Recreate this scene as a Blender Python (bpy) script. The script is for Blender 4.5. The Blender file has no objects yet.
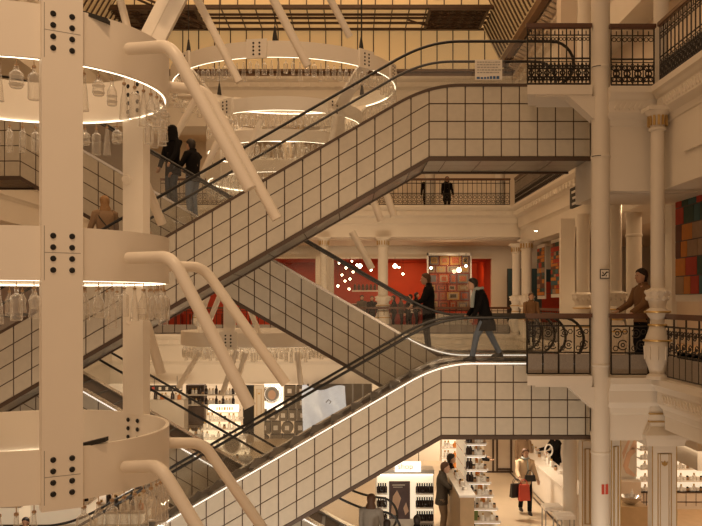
import bpy, bmesh, math, random
from math import sin, cos, pi, radians, sqrt
from mathutils import Vector, Matrix
random.seed(7)
SC = bpy.context.scene
COL = SC.collection
F = 832.0; HX = 351.0; HY = 301.0; EZ = 1.37     # focal length in pixels, vanishing point, eye height

def W(px, py, D):                                 # a measured point of the place at distance D
    return Vector(((px-HX)*D/F, D, EZ-(py-HY)*D/F))
def X(px, D): return (px-HX)*D/F
def Z(py, D): return EZ-(py-HY)*D/F

# ------------------------------------------------------------------ materials
def mat(name, rgb, rough=.6, metal=0., var=.06, scale=6., bump=0., emit=None, es=0., spec=.5, coat=0.):
    m = bpy.data.materials.new(name); m.use_nodes = True
    n = m.node_tree.nodes; l = m.node_tree.links; b = n['Principled BSDF']
    b.inputs['Roughness'].default_value = rough; b.inputs['Metallic'].default_value = metal
    b.inputs['Specular IOR Level'].default_value = spec
    b.inputs['Coat Weight'].default_value = coat
    tc = n.new('ShaderNodeTexCoord'); no = n.new('ShaderNodeTexNoise'); no.inputs['Scale'].default_value = scale
    no.inputs['Detail'].default_value = 4
    l.new(tc.outputs['Object'], no.inputs['Vector'])
    mx = n.new('ShaderNodeMix'); mx.data_type = 'RGBA'
    mx.inputs['A'].default_value = (*[c*(1-var) for c in rgb], 1)
    mx.inputs['B'].default_value = (*[min(1, c*(1+var)) for c in rgb], 1)
    l.new(no.outputs['Fac'], mx.inputs['Factor']); l.new(mx.outputs['Result'], b.inputs['Base Color'])
    if bump:
        bp = n.new('ShaderNodeBump'); bp.inputs['Strength'].default_value = bump; bp.inputs['Distance'].default_value = .02
        l.new(no.outputs['Fac'], bp.inputs['Height']); l.new(bp.outputs['Normal'], b.inputs['Normal'])
    if emit:
        b.inputs['Emission Color'].default_value = (*emit, 1); b.inputs['Emission Strength'].default_value = es
    return m

def glassmat(name, tint, edge, base, refl, rough=.05):
    m = bpy.data.materials.new(name); m.use_nodes = True
    n = m.node_tree.nodes; l = m.node_tree.links; n.clear()
    out = n.new('ShaderNodeOutputMaterial'); tr = n.new('ShaderNodeBsdfTransparent'); tr.inputs[0].default_value = (*tint, 1)
    g = n.new('ShaderNodeBsdfGlossy'); g.inputs['Color'].default_value = (1, 1, 1, 1); g.inputs['Roughness'].default_value = rough
    d = n.new('ShaderNodeBsdfDiffuse'); d.inputs[0].default_value = (.9, .88, .84, 1)
    ad = n.new('ShaderNodeMixShader'); ad.inputs[0].default_value = refl
    l.new(d.outputs[0], ad.inputs[1]); l.new(g.outputs[0], ad.inputs[2])
    lw = n.new('ShaderNodeLayerWeight'); lw.inputs['Blend'].default_value = .35
    mr = n.new('ShaderNodeMapRange'); mr.inputs['To Min'].default_value = base; mr.inputs['To Max'].default_value = edge
    l.new(lw.outputs['Facing'], mr.inputs['Value'])
    mx = n.new('ShaderNodeMixShader'); l.new(mr.outputs[0], mx.inputs[0]); l.new(tr.outputs[0], mx.inputs[1]); l.new(ad.outputs[0], mx.inputs[2])
    l.new(mx.outputs[0], out.inputs[0]); return m

M = {}
def mk(k, *a, **kw): M[k] = mat(k, *a, **kw)
mk('plaster', (.72, .66, .57), .75, var=.05, scale=1.2)
mk('plaster_warm', (.66, .56, .45), .8, var=.05, scale=1.)
mk('column_paint', (.7, .64, .55), .55, var=.05, scale=3.)
mk('tower_white', (.89, .84, .76), .5, var=.02, scale=5.)
mk('tube_white', (.88, .82, .73), .35, var=.02, scale=5., spec=.6)
mk('tile', (.54, .49, .40), .5, var=.10, scale=9., bump=.08)
mk('truss', (.075, .045, .028), .5, var=.1)
mk('joint', (.10, .065, .042), .7)
mk('soffit', (.24, .225, .20), .32, metal=.6, var=.1, scale=4.)
mk('steel', (.62, .60, .57), .22, metal=.9, var=.06)
mk('step_metal', (.12, .115, .11), .45, metal=.6)
mk('rubber', (.012, .011, .01), .35)
mk('iron', (.028, .022, .017), .45, metal=.3)
mk('wood_rail', (.10, .040, .017), .35, var=.25, scale=12., coat=.3)
mk('bronze', (.16, .085, .040), .5, var=.25, scale=3.)
mk('bronze_dark', (.085, .045, .024), .5, var=.25, scale=5.)
mk('granite', (.24, .205, .17), .6, var=.35, scale=60.)
mk('gold', (.50, .33, .12), .4, metal=.5)
mk('bolt', (.012, .011, .01), .35, metal=.3)
mk('floor_stone', (.62, .50, .36), .28, var=.08, scale=1.5)
mk('wood_floor', (.50, .33, .18), .4, var=.2, scale=4.)
mk('wood_light', (.55, .38, .2), .5, var=.15, scale=5.)
mk('red_wall', (.42, .045, .014), .6, var=.15, scale=2.)
mk('red_dark', (.22, .018, .012), .7, var=.2, scale=3.)
mk('dark', (.02, .017, .014), .7)
mk('brown_dark', (.07, .04, .025), .6)
mk('teal_dark', (.02, .05, .06), .6)
mk('copper', (.42, .27, .15), .4, metal=.4)
mk('white_gloss', (.8, .76, .70), .25)
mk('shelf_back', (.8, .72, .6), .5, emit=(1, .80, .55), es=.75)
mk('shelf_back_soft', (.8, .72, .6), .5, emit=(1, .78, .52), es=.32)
mk('lightbox', (.9, .85, .8), .5, emit=(1, .86, .66), es=1.5)
mk('led', (1, .95, .85), .5, emit=(1, .83, .58), es=3.6)
mk('led_sheen_cool', (1, .97, .92), .5, emit=(1, .93, .82), es=.85)  # shelf strips, and the painted sheen on escalator deck edges
mk('lamp', (1, .95, .85), .5, emit=(1, .78, .5), es=14.)
mk('backlit', (.75, .56, .3), .7, var=.12, scale=.35, emit=(1, .60, .24), es=.27)
mk('backlit_dim', (.45, .34, .2), .35, var=.2, scale=.5, emit=(1, .58, .22), es=.12)
mk('liquid_dark', (.025, .012, .008), .2)
mk('label_white', (.75, .7, .62), .6)
mk('photo_skin', (.72, .50, .36), .6, var=.25, scale=2.5)
mk('photo_dark', (.10, .06, .06), .5, var=.5, scale=5.)
mk('grey_box', (.20, .165, .12), .7)
mk('blue_silk', (.62, .72, .85), .35, var=.18, scale=3.5, bump=.25, emit=(.6, .72, 1), es=.18)  # faint emission brightens the cloth, which is no lamp
mk('counter_white', (.82, .76, .68), .25)
mk('grey_panel', (.34, .32, .29), .5)
mk('skin', (.56, .34, .23), .55, var=.04)
mk('hair_dark', (.018, .011, .008), .6, var=.3, scale=40.)
mk('hair_brown', (.10, .045, .02), .6, var=.3, scale=40.)
mk('hair_blond', (.34, .19, .08), .6, var=.3, scale=40.)
mk('coat_black', (.008, .007, .007), .9, spec=.15, var=.2, scale=14., bump=.3)
mk('coat_brown', (.20, .105, .045), .85, var=.15, scale=14., bump=.2)
mk('coat_beige', (.62, .47, .31), .85, var=.1, scale=12., bump=.2)
mk('coat_tweed', (.085, .065, .045), .9, var=.5, scale=70., bump=.2)
mk('top_grey', (.33, .30, .26), .9, var=.1, scale=30.)
mk('top_tan', (.30, .20, .12), .9, var=.1, scale=30.)
mk('jeans', (.16, .23, .36), .8, var=.25, scale=18., bump=.2)
mk('jeans_dark', (.06, .08, .11), .8, var=.25, scale=18.)
mk('trouser_black', (.008, .008, .009), .9, spec=.15)
mk('trouser_khaki', (.30, .20, .11), .8, var=.1)
mk('scarf', (.34, .38, .36), .9)
mk('bag_red', (.50, .06, .03), .5)
mk('bag_black', (.012, .011, .011), .4)
mk('orange', (.62, .21, .03), .6)
M['glass'] = glassmat('clear_bottle_glass', (.95, .94, .92), .92, .13, .5, .08)
M['balustrade_glass'] = glassmat('balustrade_glass', (.95, .95, .94), .28, .022, .92, .02)
M['pane'] = glassmat('display_glass', (.93, .92, .90), .3, .05, .9, .03)

def set3(o, label=None, cat=None, group=None, kind=None):
    if label: o['label'] = label
    if cat: o['category'] = cat
    if group: o['group'] = group
    if kind: o['kind'] = kind
    return o

# ------------------------------------------------------------------ mesh collector
class MB:
    def __init__(s): s.v = []; s.f = []; s.m = []
    def add(s, vs, fs, mi=0):
        b = len(s.v); s.v += [tuple(p) for p in vs]; s.f += [tuple(b+i for i in f) for f in fs]; s.m += [mi]*len(fs)
    def box(s, x0, x1, y0, y1, z0, z1, mi=0):
        s.add([(x, y, z) for z in (z0, z1) for y in (y0, y1) for x in (x0, x1)],
              [(0, 1, 3, 2), (4, 6, 7, 5), (0, 4, 5, 1), (2, 3, 7, 6), (0, 2, 6, 4), (1, 5, 7, 3)], mi)
    def obox(s, c, u, v, w, mi=0):               # centre and three half-axis vectors
        c, u, v, w = Vector(c), Vector(u), Vector(v), Vector(w)
        s.add([c+a*u+b*v+d*w for d in (-1, 1) for b in (-1, 1) for a in (-1, 1)],
              [(0, 1, 3, 2), (4, 6, 7, 5), (0, 4, 5, 1), (2, 3, 7, 6), (0, 2, 6, 4), (1, 5, 7, 3)], mi)
    def prism(s, poly, axis, a, b, mi=0):        # outline extruded along an axis
        n = len(poly)
        def P(p, t):
            return (t, p[0], p[1]) if axis == 'x' else (p[0], t, p[1]) if axis == 'y' else (p[0], p[1], t)
        s.add([P(p, a) for p in poly]+[P(p, b) for p in poly],
              [tuple(range(n-1, -1, -1)), tuple(range(n, 2*n))]+[(i, (i+1) % n, n+(i+1) % n, n+i) for i in range(n)], mi)
    def tube(s, pts, r, seg=8, mi=0, closed=False, flat=1.):
        pts = [Vector(p) for p in pts]; n = len(pts); rs = r if isinstance(r, (list, tuple)) else [r]*n
        rings = []; prev = None
        for i, p in enumerate(pts):
            if closed: t = (pts[(i+1) % n]-pts[i-1])
            else: t = pts[min(i+1, n-1)]-pts[max(i-1, 0)]
            t = t.normalized() if t.length > 1e-9 else Vector((0, 0, 1))
            if prev is None:
                a = Vector((0, 0, 1)) if abs(t.z) < .9 else Vector((0, 1, 0))
                u = t.cross(a).normalized()
            else:
                u = (prev-t*prev.dot(t)); u = u.normalized() if u.length > 1e-6 else t.orthogonal().normalized()
            prev = u; w = t.cross(u)
            rings.append([p+(u*cos(2*pi*k/seg)+w*sin(2*pi*k/seg)*flat)*rs[i] for k in range(seg)])
        vs = [q for rg in rings for q in rg]; fs = []
        for i in range(n if closed else n-1):
            j = (i+1) % n
            for k in range(seg):
                fs.append((i*seg+k, i*seg+(k+1) % seg, j*seg+(k+1) % seg, j*seg+k))
        if not closed:
            fs.append(tuple(range(seg-1, -1, -1))); fs.append(tuple((n-1)*seg+k for k in range(seg)))
        s.add(vs, fs, mi)
    def lathe(s, prof, cx=0, cy=0, seg=24, mi=0, closed=False, a0=0, a1=2*pi):
        full = abs(a1-a0-2*pi) < 1e-6; n = len(prof); m = seg if full else seg+1
        vs = [(cx+r*cos(a0+(a1-a0)*k/seg), cy+r*sin(a0+(a1-a0)*k/seg), z) for k in range(m) for r, z in prof]
        fs = []
        for k in range(seg):
            k2 = (k+1) % m
            for i in range(n if closed else n-1):
                j = (i+1) % n; fs.append((k*n+i, k2*n+i, k2*n+j, k*n+j))
        if not closed and full:
            if prof[0][0] > 1e-6: fs.append(tuple(k*n for k in range(m)))
            if prof[-1][0] > 1e-6: fs.append(tuple(k*n+n-1 for k in range(m)))
        s.add(vs, fs, mi)
    def loft(s, rings, seg=14, mi=0):            # rings: (cx, cy, z, rx, ry)
        vs = [(cx+rx*cos(2*pi*k/seg), cy+ry*sin(2*pi*k/seg), z) for cx, cy, z, rx, ry in rings for k in range(seg)]
        n = len(rings); fs = [(i*seg+k, i*seg+(k+1) % seg, (i+1)*seg+(k+1) % seg, (i+1)*seg+k) for i in range(n-1) for k in range(seg)]
        fs += [tuple(range(seg-1, -1, -1)), tuple((n-1)*seg+k for k in range(seg))]
        s.add(vs, fs, mi)
    def ball(s, c, rx, ry=None, rz=None, seg=10, mi=0):
        ry = ry or rx; rz = rz or rx; n = max(4, seg//2)
        s.loft([(c[0], c[1], c[2]-rz*cos(pi*(i+.15)/(n+.3)), rx*sin(pi*(i+.15)/(n+.3)), ry*sin(pi*(i+.15)/(n+.3))) for i in range(n+1)], seg, mi)
    def build(s, name, mats, parent=None, origin=None, smooth=False, angle=40):
        me = bpy.data.meshes.new(name)
        off = Vector(parent['_o']) if parent is not None else (Vector(origin) if origin is not None else Vector((0, 0, 0)))
        me.from_pydata([tuple(Vector(p)-off) for p in s.v], [], s.f)
        for m in (mats if isinstance(mats, (list, tuple)) else [mats]): me.materials.append(M[m] if isinstance(m, str) else m)
        me.polygons.foreach_set('material_index', s.m)
        bm = bmesh.new(); bm.from_mesh(me)
        bmesh.ops.remove_doubles(bm, verts=bm.verts, dist=1e-5) if smooth else None
        bmesh.ops.recalc_face_normals(bm, faces=bm.faces); bm.to_mesh(me); bm.free()
        if smooth:
            me.polygons.foreach_set('use_smooth', [True]*len(me.polygons)); me.set_sharp_from_angle(angle=radians(angle))
        me.update()
        o = bpy.data.objects.new(name, me); COL.objects.link(o)
        if parent is not None: o.parent = parent; o['_o'] = tuple(off)
        else: o.location = off; o['_o'] = tuple(off)
        return o

def empty(name, loc, label=None, cat=None, group=None, kind=None):
    o = bpy.data.objects.new(name, None); COL.objects.link(o); o.location = loc; o['_o'] = tuple(loc)
    o.empty_display_size = .1
    return set3(o, label, cat, group, kind)
def struct(o): o['kind'] = 'structure'; return o

ORD = 'first second third fourth fifth sixth seventh eighth ninth tenth eleventh twelfth thirteenth fourteenth fifteenth sixteenth seventeenth eighteenth nineteenth twentieth'.split()
TENS = {2: 'twenty', 3: 'thirty', 4: 'forty', 5: 'fifty', 6: 'sixty', 7: 'seventy', 8: 'eighty', 9: 'ninety'}
def ordw(n):
    if n <= 20: return ORD[n-1]
    if n >= 100: return 'hundredth' if n == 100 else 'hundred-and-'+ordw(n-100)
    t, u = divmod(n, 10)
    return (TENS[t]+'-'+ORD[u-1]) if u else TENS[t][:-1]+'ieth'

# ------------------------------------------------------------------ the building
L0, L1, L2, L3 = -4.4, 0., 5.35, 10.7
L2N = 5.20           # upper floor at the near corner
FY = 34.5            # far side of the atrium
RX, LX = 6.7, -9.7   # right and left sides of the atrium
CX, CY = 5.35, 14.8  # the near right corner of the gallery

def slab_profile(top, bot, d):      # offsets (out, z): a classical entablature from gallery edge
    h = top-bot
    return [(0, top), (0, top-.10), (-.05*d, top-.16), (-.12*d, top-.22), (-.14*d, top-.42), (-.2*d, top-.46), (-.26*d, top-.52),
            (-.28*d, top-h*.55), (-.34*d, top-h*.58), (-.38*d, top-h*.62), (-.38*d, bot), (-2.2, bot), (-2.2, top)]

# floors
def floor_slab(name, x0, x1, y0, y1, top, th, m):
    b = MB(); b.box(x0, x1, y0, y1, top-th, top); return struct(b.build(name, m))
b = MB(); b.box(-17, 16, -2, 46, L0-.2, L0); struct(b.build('floor', 'floor_stone'))
for lv, m in ((L1, 'wood_floor'), (L2, 'floor_stone')):
    for (x0, x1, y0, y1) in ((RX+.4, 15.5, CY+.3, FY+.4), (-16.5, LX-.4, 4, FY+.4), (-16.5, 15.5, FY+.4, 45.5)):
        b = MB(); b.box(x0, x1, y0, y1, lv-.25, lv, 0); b.box(x0, x1, y0, y1, lv-1.25, lv-1.2, 1)
        struct(b.build('floor', [m, 'plaster_warm']))
b = MB(); b.box(CX+.4, 15.5, 4, CY+.3, L1-.25, L1); struct(b.build('floor', 'wood_floor'))
b = MB(); b.box(CX+.4, 15.5, 4, CY+.3, L2N-.25, L2N); struct(b.build('floor', 'floor_stone'))
# entablatures (slab edges)
for top, bot in ((L1, -2.1), (L2, 3.7), (L3+.0, 8.7)):
    pr = slab_profile(top, bot, 1.)
    pf = slab_profile(top, 4.05, 1.) if top == L2 else pr
    b = MB(); b.prism([(FY-p[0], p[1]) for p in pf], 'x', LX-.5, RX+.5)
    for i in range(int((RX-LX)/.42)):                               # dentils
        x = LX+.2+i*.42; b.box(x, x+.22, FY+.06, FY+.2, top-.42, top-.26)
    struct(b.build('trim', 'plaster'))
    b = MB(); b.prism([(RX-p[0], p[1]) for p in pr], 'y', CY+2.2, FY+.3)
    for i in range(46):
        y = CY+2.4+i*.42; b.box(RX+.06, RX+.2, y, y+.22, top-.42, top-.26)
    struct(b.build('trim', 'plaster'))
    b = MB(); b.prism([(LX+p[0], p[1]) for p in pr], 'y', 6, FY+.3); struct(b.build('trim', 'plaster'))
# near right corner of the gallery: the edge runs to the corner, then across to the escalator landing
for top, bot in ((L1, -1.15), (L2N, 3.36)):
    b = MB()
    mould = [(0, top), (0, top-.11), (.04, top-.15), (.07, top-.21), (.10, top-.24), (.10, top-.45), (.14, top-.5), (.2, top-.56), (.22, top-.66), (.24, top-.68), (.24, bot), (2.2, bot), (2.2, top)]
    b.prism([(CX+p[0], p[1]+(.23 if p[1] == bot and bot < 0 else 0)) for p in mould], 'y', 5, CY+.02)
    struct(b.build('trim', 'plaster'))
    b = MB()
    b.prism([(CY+p[0], p[1]) for p in mould[:-2]+[(.6, bot), (.6, top)]], 'x', 4.62, CX+1.4)
    b.prism([(CY+.7+p[0], p[1]) for p in ((0, top-.01), (0, bot), (1.7, bot), (1.7, top-.01))], 'x', 4.64, CX+3.4)
    for i in range(7 if top > 1 else 0):                                                  # twisted ribbon moulding
        x = 4.75+i*.085
        b.obox((x, CY+.10, top-.345), (.03, 0, .05), (0, .025, 0), (-.012, 0, .012))
    struct(b.build('trim', 'plaster'))
    b = MB()                                                         # leaf moulding along the receding edge
    for i in range(64):
        y = 6+i*.135
        b.obox((CX+.10, y, top-.345), (0, .045, .06), (.022, 0, 0), (0, -.012, .012))
    struct(b.build('trim', 'plaster'))
    if top > 1:
        b = MB()
        b.box(CX+.5, CX+.58, 9, 14.1, bot+.15, top-.95)
        b.box(CX+.20, CX+.26, 9, 13.9, bot+.5, top-.8)
        struct(b.build('trim', 'plaster'))
# ceilings of the galleries
for z, nm in ((3.72, 'ceiling'), (9.6, 'ceiling'), (-1.6, 'ceiling')):
    b = MB(); b.box(RX+.5, 15.5, 17.2, FY+1, z, z+.06); zn = z if z > 0 else -.9; b.box(CX+.6, 15.5, 4, 17.2, zn, zn+.06)
    b.box(-16.5, LX-1.5, 4, FY+1, z, z+.06); zf = 4.0 if z == 3.72 else z; b.box(-16.5, 15.5, FY+1.4, 45.5, zf, zf+.05)
    struct(b.build(nm, 'plaster_warm'))
# outer walls
b = MB(); b.box(15.5, 15.7, -2, 46, L0, 15); struct(b.build('wall_right', 'plaster_warm'))
b = MB(); b.box(-16.7, -16.5, -2, 46, L0, 15); struct(b.build('wall_left', 'plaster_warm'))
b = MB(); b.box(-16.7, 15.7, 45.5, 45.7, L0, 15); struct(b.build('wall_far', 'plaster'))
b = MB(); b.box(7.8, 8.0, 17.5, 31, L2, 9.6); b.box(7.3, 7.5, 12, 16.2, L2, 9.6)
struct(b.build('wall_gallery', 'plaster_warm'))
b = MB(); b.box(10.8, 11.0, 10, 30, L1, 3.72); struct(b.build('wall_gallery', 'plaster_warm'))
# inner wall behind the far gallery, level one: a wide opening onto the red café
b = MB(); b.box(-10, 6.75, 39.9, 40.2, 3.40, 4.0); b.box(6.75, 15, 39.9, 40.2, L1, 4.0); b.box(-1.68, -1.26, 39.4, 40.2, L1, 3.5)
b.box(-10, 6.75, 39.6, 40.0, 3.0+.4, 3.46)
struct(b.build('wall_far', 'plaster'))
b = MB(); b.box(-15, 6.9, 44.6, 44.8, L1, 3.7); b.box(6.76, 6.9, 40.2, 44.7, L1, 3.7); b.box(-15, 6.9, 40.2, 44.7, 3.4, 3.5)
struct(b.build('wall_far', 'red_wall'))
# inner wall behind the far gallery, level two and ground
b = MB(); b.box(-14, 15, 43.0, 43.2, L2, 9.6); b.box(2.2, 2.5, 39.2, 43, L2, 9.6); b.box(-3.2, -2.9, 39.2, 43, L2, 9.6); struct(b.build('wall_far', 'plaster'))
b = MB(); b.box(-14, 15, 39.6, 39.8, L0, -1.6); struct(b.build('wall_far', 'plaster'))
# level three: attic wall with bronze beam, backlit panes, glazed ceiling strip and riser
b = MB(); b.box(LX, RX+2, FY+.25, FY+.6, L3-.1, L3+.28); b.box(LX, RX+2, FY+.1, FY+.6, L3+.22, L3+.32)
for i in range(9):
    x = LX+1.5+i*1.9; b.box(x, x+1.5, FY+.2, FY+.26, L3-.02, L3+.16); b.box(x+1.6, x+1.66, FY+.18, FY+.26, L3-.08, L3+.22)
struct(b.build('trim', 'bronze'))
TOPZ = Z(27, FY)
b = MB(); b.box(LX-1, RX-.3, FY+.35, FY+.4, L3+.3, TOPZ+.2, 0)
x = LX
k = 0
while x < RX-.6:
    b.box(x-.02, x+.02, FY+.30, FY+.36, L3+.3, TOPZ+.2, 1); x += .665
b.box(LX-1, RX-.3, FY+.26, FY+.36, TOPZ-.04, TOPZ+.04, 1)
w = struct(b.build('window_1', ['backlit', 'bronze_dark']))
RY = 32.2
b = MB(); b.box(LX-1, RX-.8, RY, FY+.35, TOPZ+.02, TOPZ+.06, 0)
x = LX
while x < RX-.9:
    b.box(x-.02, x+.02, RY, FY+.35, TOPZ-.03, TOPZ+.03, 1); x += .665
for y in (RY+.05, RY+.75, RY+1.15, RY+1.75, FY+.2):
    b.box(LX-1, RX-.8, y-.04, y+.04, TOPZ-.06, TOPZ+.03, 1)
struct(b.build('window_2', ['backlit', 'bronze_dark']))
b = MB(); b.box(LX-1, RX+1, RY-.03, RY, TOPZ, TOPZ+2.2, 0)
x = LX
while x < RX:
    b.box(x-.02, x+.02, RY-.06, RY-.02, TOPZ, TOPZ+2.2, 1); x += .665
b.box(LX-1, RX-.8, RY-.12, RY, TOPZ-.06, TOPZ+.07, 1)
struct(b.build('window_3', ['backlit', 'bronze_dark']))
# openwork ceiling panels at both ends of the strip
for (x0, x1) in ((X(427, 33), X(486, 33)), (X(112, 33), X(200, 33))):
    b = MB()
    for y in (RY-.1, FY-.1): b.box(x0, x1, y, y+.12, TOPZ-.12, TOPZ-.02)
    for xx in (x0, x1-.1): b.box(xx, xx+.1, RY, FY, TOPZ-.12, TOPZ-.02)
    b.box(x0, x1, RY, FY, TOPZ-.03, TOPZ-.01)
    n = 5
    for i in range(n):
        for j in range(4):
            cx = x0+.3+(x1-x0-.6)*i/(n-1); cy = RY+.35+(FY-RY-.7)*j/3
            for rr in (.2, .1):
                b.tube([(cx+rr*cos(a*pi/5), cy+rr*sin(a*pi/5), TOPZ-.09) for a in range(10)], .025, 4, closed=True)
    struct(b.build('ceiling', 'bronze_dark'))
# struts of the ceiling strip
b = MB()
for px in (160, 170): 
    b.tube([W(px-30, -4, 31), W(px+40, 27, 33)], .05, 5)
b.tube([W(408, 20, 33), W(428, 26, 33)], .04, 5); b.tube([W(408, 12, 33), W(440, -4, 32)], .04, 5)
struct(b.build('ceiling', 'bronze_dark'))
# glazed slopes at both sides of the skylight
def slope(px_lo, px_hi, sgn, name):
    xa = X(px_lo, FY); xb = X(px_hi, FY); za = L3+.7; zb = TOPZ+.5
    b = MB(); y0, y1 = 20, FY+.2
    b.add([(xa, y0, za), (xa, y1, za), (xb-sgn*.4, y1, zb+.3), (xb-sgn*.4, y0, zb+.3)], [(0, 1, 2, 3)], 0)
    y = y0
    while y < y1:
        b.tube([(xa-sgn*.04, y, za), (xb-sgn*.44, y, zb+.3)], .035, 4, 1); y += .42
    b.box(min(xa, xa+sgn*.25), max(xa, xa+sgn*.25), y0, y1, za-.3, za+.05, 2)
    struct(b.build(name, ['backlit_dim', 'bronze_dark', 'bronze']))
slope(500, 484, 1, 'window_4'); slope(108, 128, -1, 'window_5')
# plaster cove with brackets beyond the right slope
for sgn, xe in ((1, X(506, FY)), (-1, X(100, FY))):
    b = MB()
    P_ = [(0, L3+.75), (.35*sgn, L3+.75), (.55*sgn, L3+.2), (.5*sgn, L3-.4), (1.2*sgn, L3-.5), (1.2*sgn, L3+4), (0, L3+4)]
    b.prism([(xe+p[0], p[1]) for p in P_], 'y', 16, FY+.2)
    y = 17
    while y < FY:
        for (dx, z, s) in ((.30, L3+.42, .14), (.45, L3-.1, .12)):
            b.obox((xe+sgn*(dx-.04), y, z), (.16*sgn, 0, -.08), (0, s, 0), (.06*sgn, 0, .15))
            b.ball((xe+sgn*(dx-.14), y+.21, z+.05), .07, seg=6)
        y += .42
    struct(b.build('trim', 'plaster_warm'))
b = MB(); b.box(-16.5, 15.5, 5, 46, 15, 15.2); struct(b.build('ceiling', 'plaster'))
b = MB(); b.box(LX-1, RX+9, FY+.6, 45.5, L3-.05, L3+.1); b.box(RX+.6, RX+9, 16, FY+.3, L3-.05, L3+4.); struct(b.build('ceiling', 'plaster_warm'))

# ------------------------------------------------------------------ columns
def column(px, D, z0, z1, r, base=None, cap=True, mt='column_paint', bands=()):
    x = X(px, D); b = MB(); b.lathe([(r, z0), (r, z1)], x, D, 24)
    for zb in bands: b.lathe([(r, zb-.04), (r+.02, zb-.02), (r+.02, zb+.02), (r, zb+.04)], x, D, 24)
    c = b.build('column', mt, origin=(x, D, z0), smooth=True); struct(c)
    if cap:
        b = MB(); b.lathe([(r, z1-.42), (r+.03, z1-.40), (r+.03, z1-.36), (r+.005, z1-.34), (r+.05, z1-.14), (r+.09, z1-.10), (r+.10, z1-.06)], x, D, 24)
        b.box(x-r-.10, x+r+.10, D-r-.10, D+r+.10, z1-.07, z1)
        b.build('capital', 'column_paint', c, smooth=True)
        b = MB()
        for k in range(14):
            a = 2*pi*k/14; b.obox((x+(r+.045)*cos(a), D+(r+.045)*sin(a), z1-.24), (cos(a)*.012, sin(a)*.012, 0), (-sin(a)*.02, cos(a)*.02, 0), (0, 0, .085))
        b.build('leaf_band', 'gold', c)
    if base:
        g_ = r; r = r if base == 'vase' else .125; b = MB(); z = z0
        b.lathe([(r+.09, z), (r+.09, z+.06), (r+.02, z+.10), (r+.05, z+.2), (r+.10, z+.32), (r+.12, z+.45), (r+.12, z+.62), (r+.11, z+.66),
                 (r+.11, z+.70), (r+.05, z+.85), (r+.02, z+.95), (r+.01, z+1.05), (r+.05, z+1.1), (r+.09, z+1.16), (r+.09, z+1.2), (r+.02, z+1.25), (r+.04, z+1.33), (r+.10, z+1.5), (r+.10, z+1.55), (r, z+1.6)], x, D, 28)
        for k in range(10):
            a = 2*pi*k/10; b.ball((x+(r+.07)*cos(a), D+(r+.07)*sin(a), z+1.42), .045, seg=6); b.ball((x+(r+.10)*cos(a), D+(r+.10)*sin(a), z+1.53), .035, seg=6)
            b.tube([(x+(r+.115)*cos(a), D+(r+.115)*sin(a), z+.35), (x+(r+.13)*cos(a), D+(r+.13)*sin(a), z+.58)], .018, 5)
        b.v = [((x+(p[0]-x)*(1.02 if base == 'vase' else 0.9+.0), D+(p[1]-D)*(1.0 if base == 'vase' else .9), p[2]) if True else p) for p in b.v]
        b.build('base', 'column_paint', c, smooth=True)
        b = MB()
        for zz, rr in ((z+.68, r+.115), (z+1.18, r+.095), (z+.95, r+.03)): b.lathe([(rr, zz-.018), (rr+.012, zz), (rr, zz+.018)], x, D, 28)
        b.build('gold_ring', 'gold', c, smooth=True)
    return c
# the tall iron column in front of the escalator landings
b = MB(); cx, cy = X(600.5, 15.1), 15.1; r = .165
b.lathe([(r, L0), (r, 13.5)], cx, cy, 32)
for z in (Z(68, 15.1), Z(157, 15.1), Z(365, 15.1), Z(452, 15.1)): b.lathe([(r, z-.03), (r+.012, z-.015), (r+.012, z+.015), (r, z+.03)], cx, cy, 32)
tall = struct(b.build('column', 'column_paint', origin=(cx, cy, L0), smooth=True))
b = MB()
for z in (Z(68, 15.1), Z(157, 15.1)): b.tube([(cx+(r+.01)*cos(a), cy+(r+.01)*sin(a), z) for a in [pi+.25+.12*k for k in range(10)]], .008, 5)
b.build('joint_line', 'dark', tall)
# small square pictogram plate on the column
b = MB(); zc = Z(274, 15); s_ = .085
b.box(cx-s_+.02, cx+s_+.02, cy-r-.022, cy-r-.012, zc-s_, zc+s_, 0)
b.box(cx-s_+.035, cx+s_+.005, cy-r-.026, cy-r-.022, zc-s_+.015, zc+s_-.015, 1)
yy = cy-r-.030
b.tube([(cx-.035, yy, zc-.03), (cx+.0, yy, zc-.03), (cx+.05, yy, zc+.03), (cx+.08, yy, zc+.03)], .012, 5, 0)
b.tube([(cx-.02, yy, zc+.035), (cx-.005, yy, zc+.0)], .009, 5, 0); b.tube([(cx+.05, yy, zc-.02), (cx+.04, yy, zc-.045)], .009, 5, 0)
p = b.build('escalator_sign', ['dark', 'label_white'], origin=(cx, cy-r, zc)); set3(p, 'small square escalator pictogram plate on the tall round column', 'sign')
b = MB(); zc = Z(488, 15)
b.box(cx-.03, cx+.02, cy-r-.006, cy-r+.01, zc-.10, zc+.08); b.box(cx+.04, cx+.09, cy-r+.0, cy-r+.03, zc-.10, zc+.08)
p = b.build('red_sticker', 'bag_red', origin=(cx, cy-r, zc)); set3(p, 'small red two-part sticker low on the tall round column', 'sticker')

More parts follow.
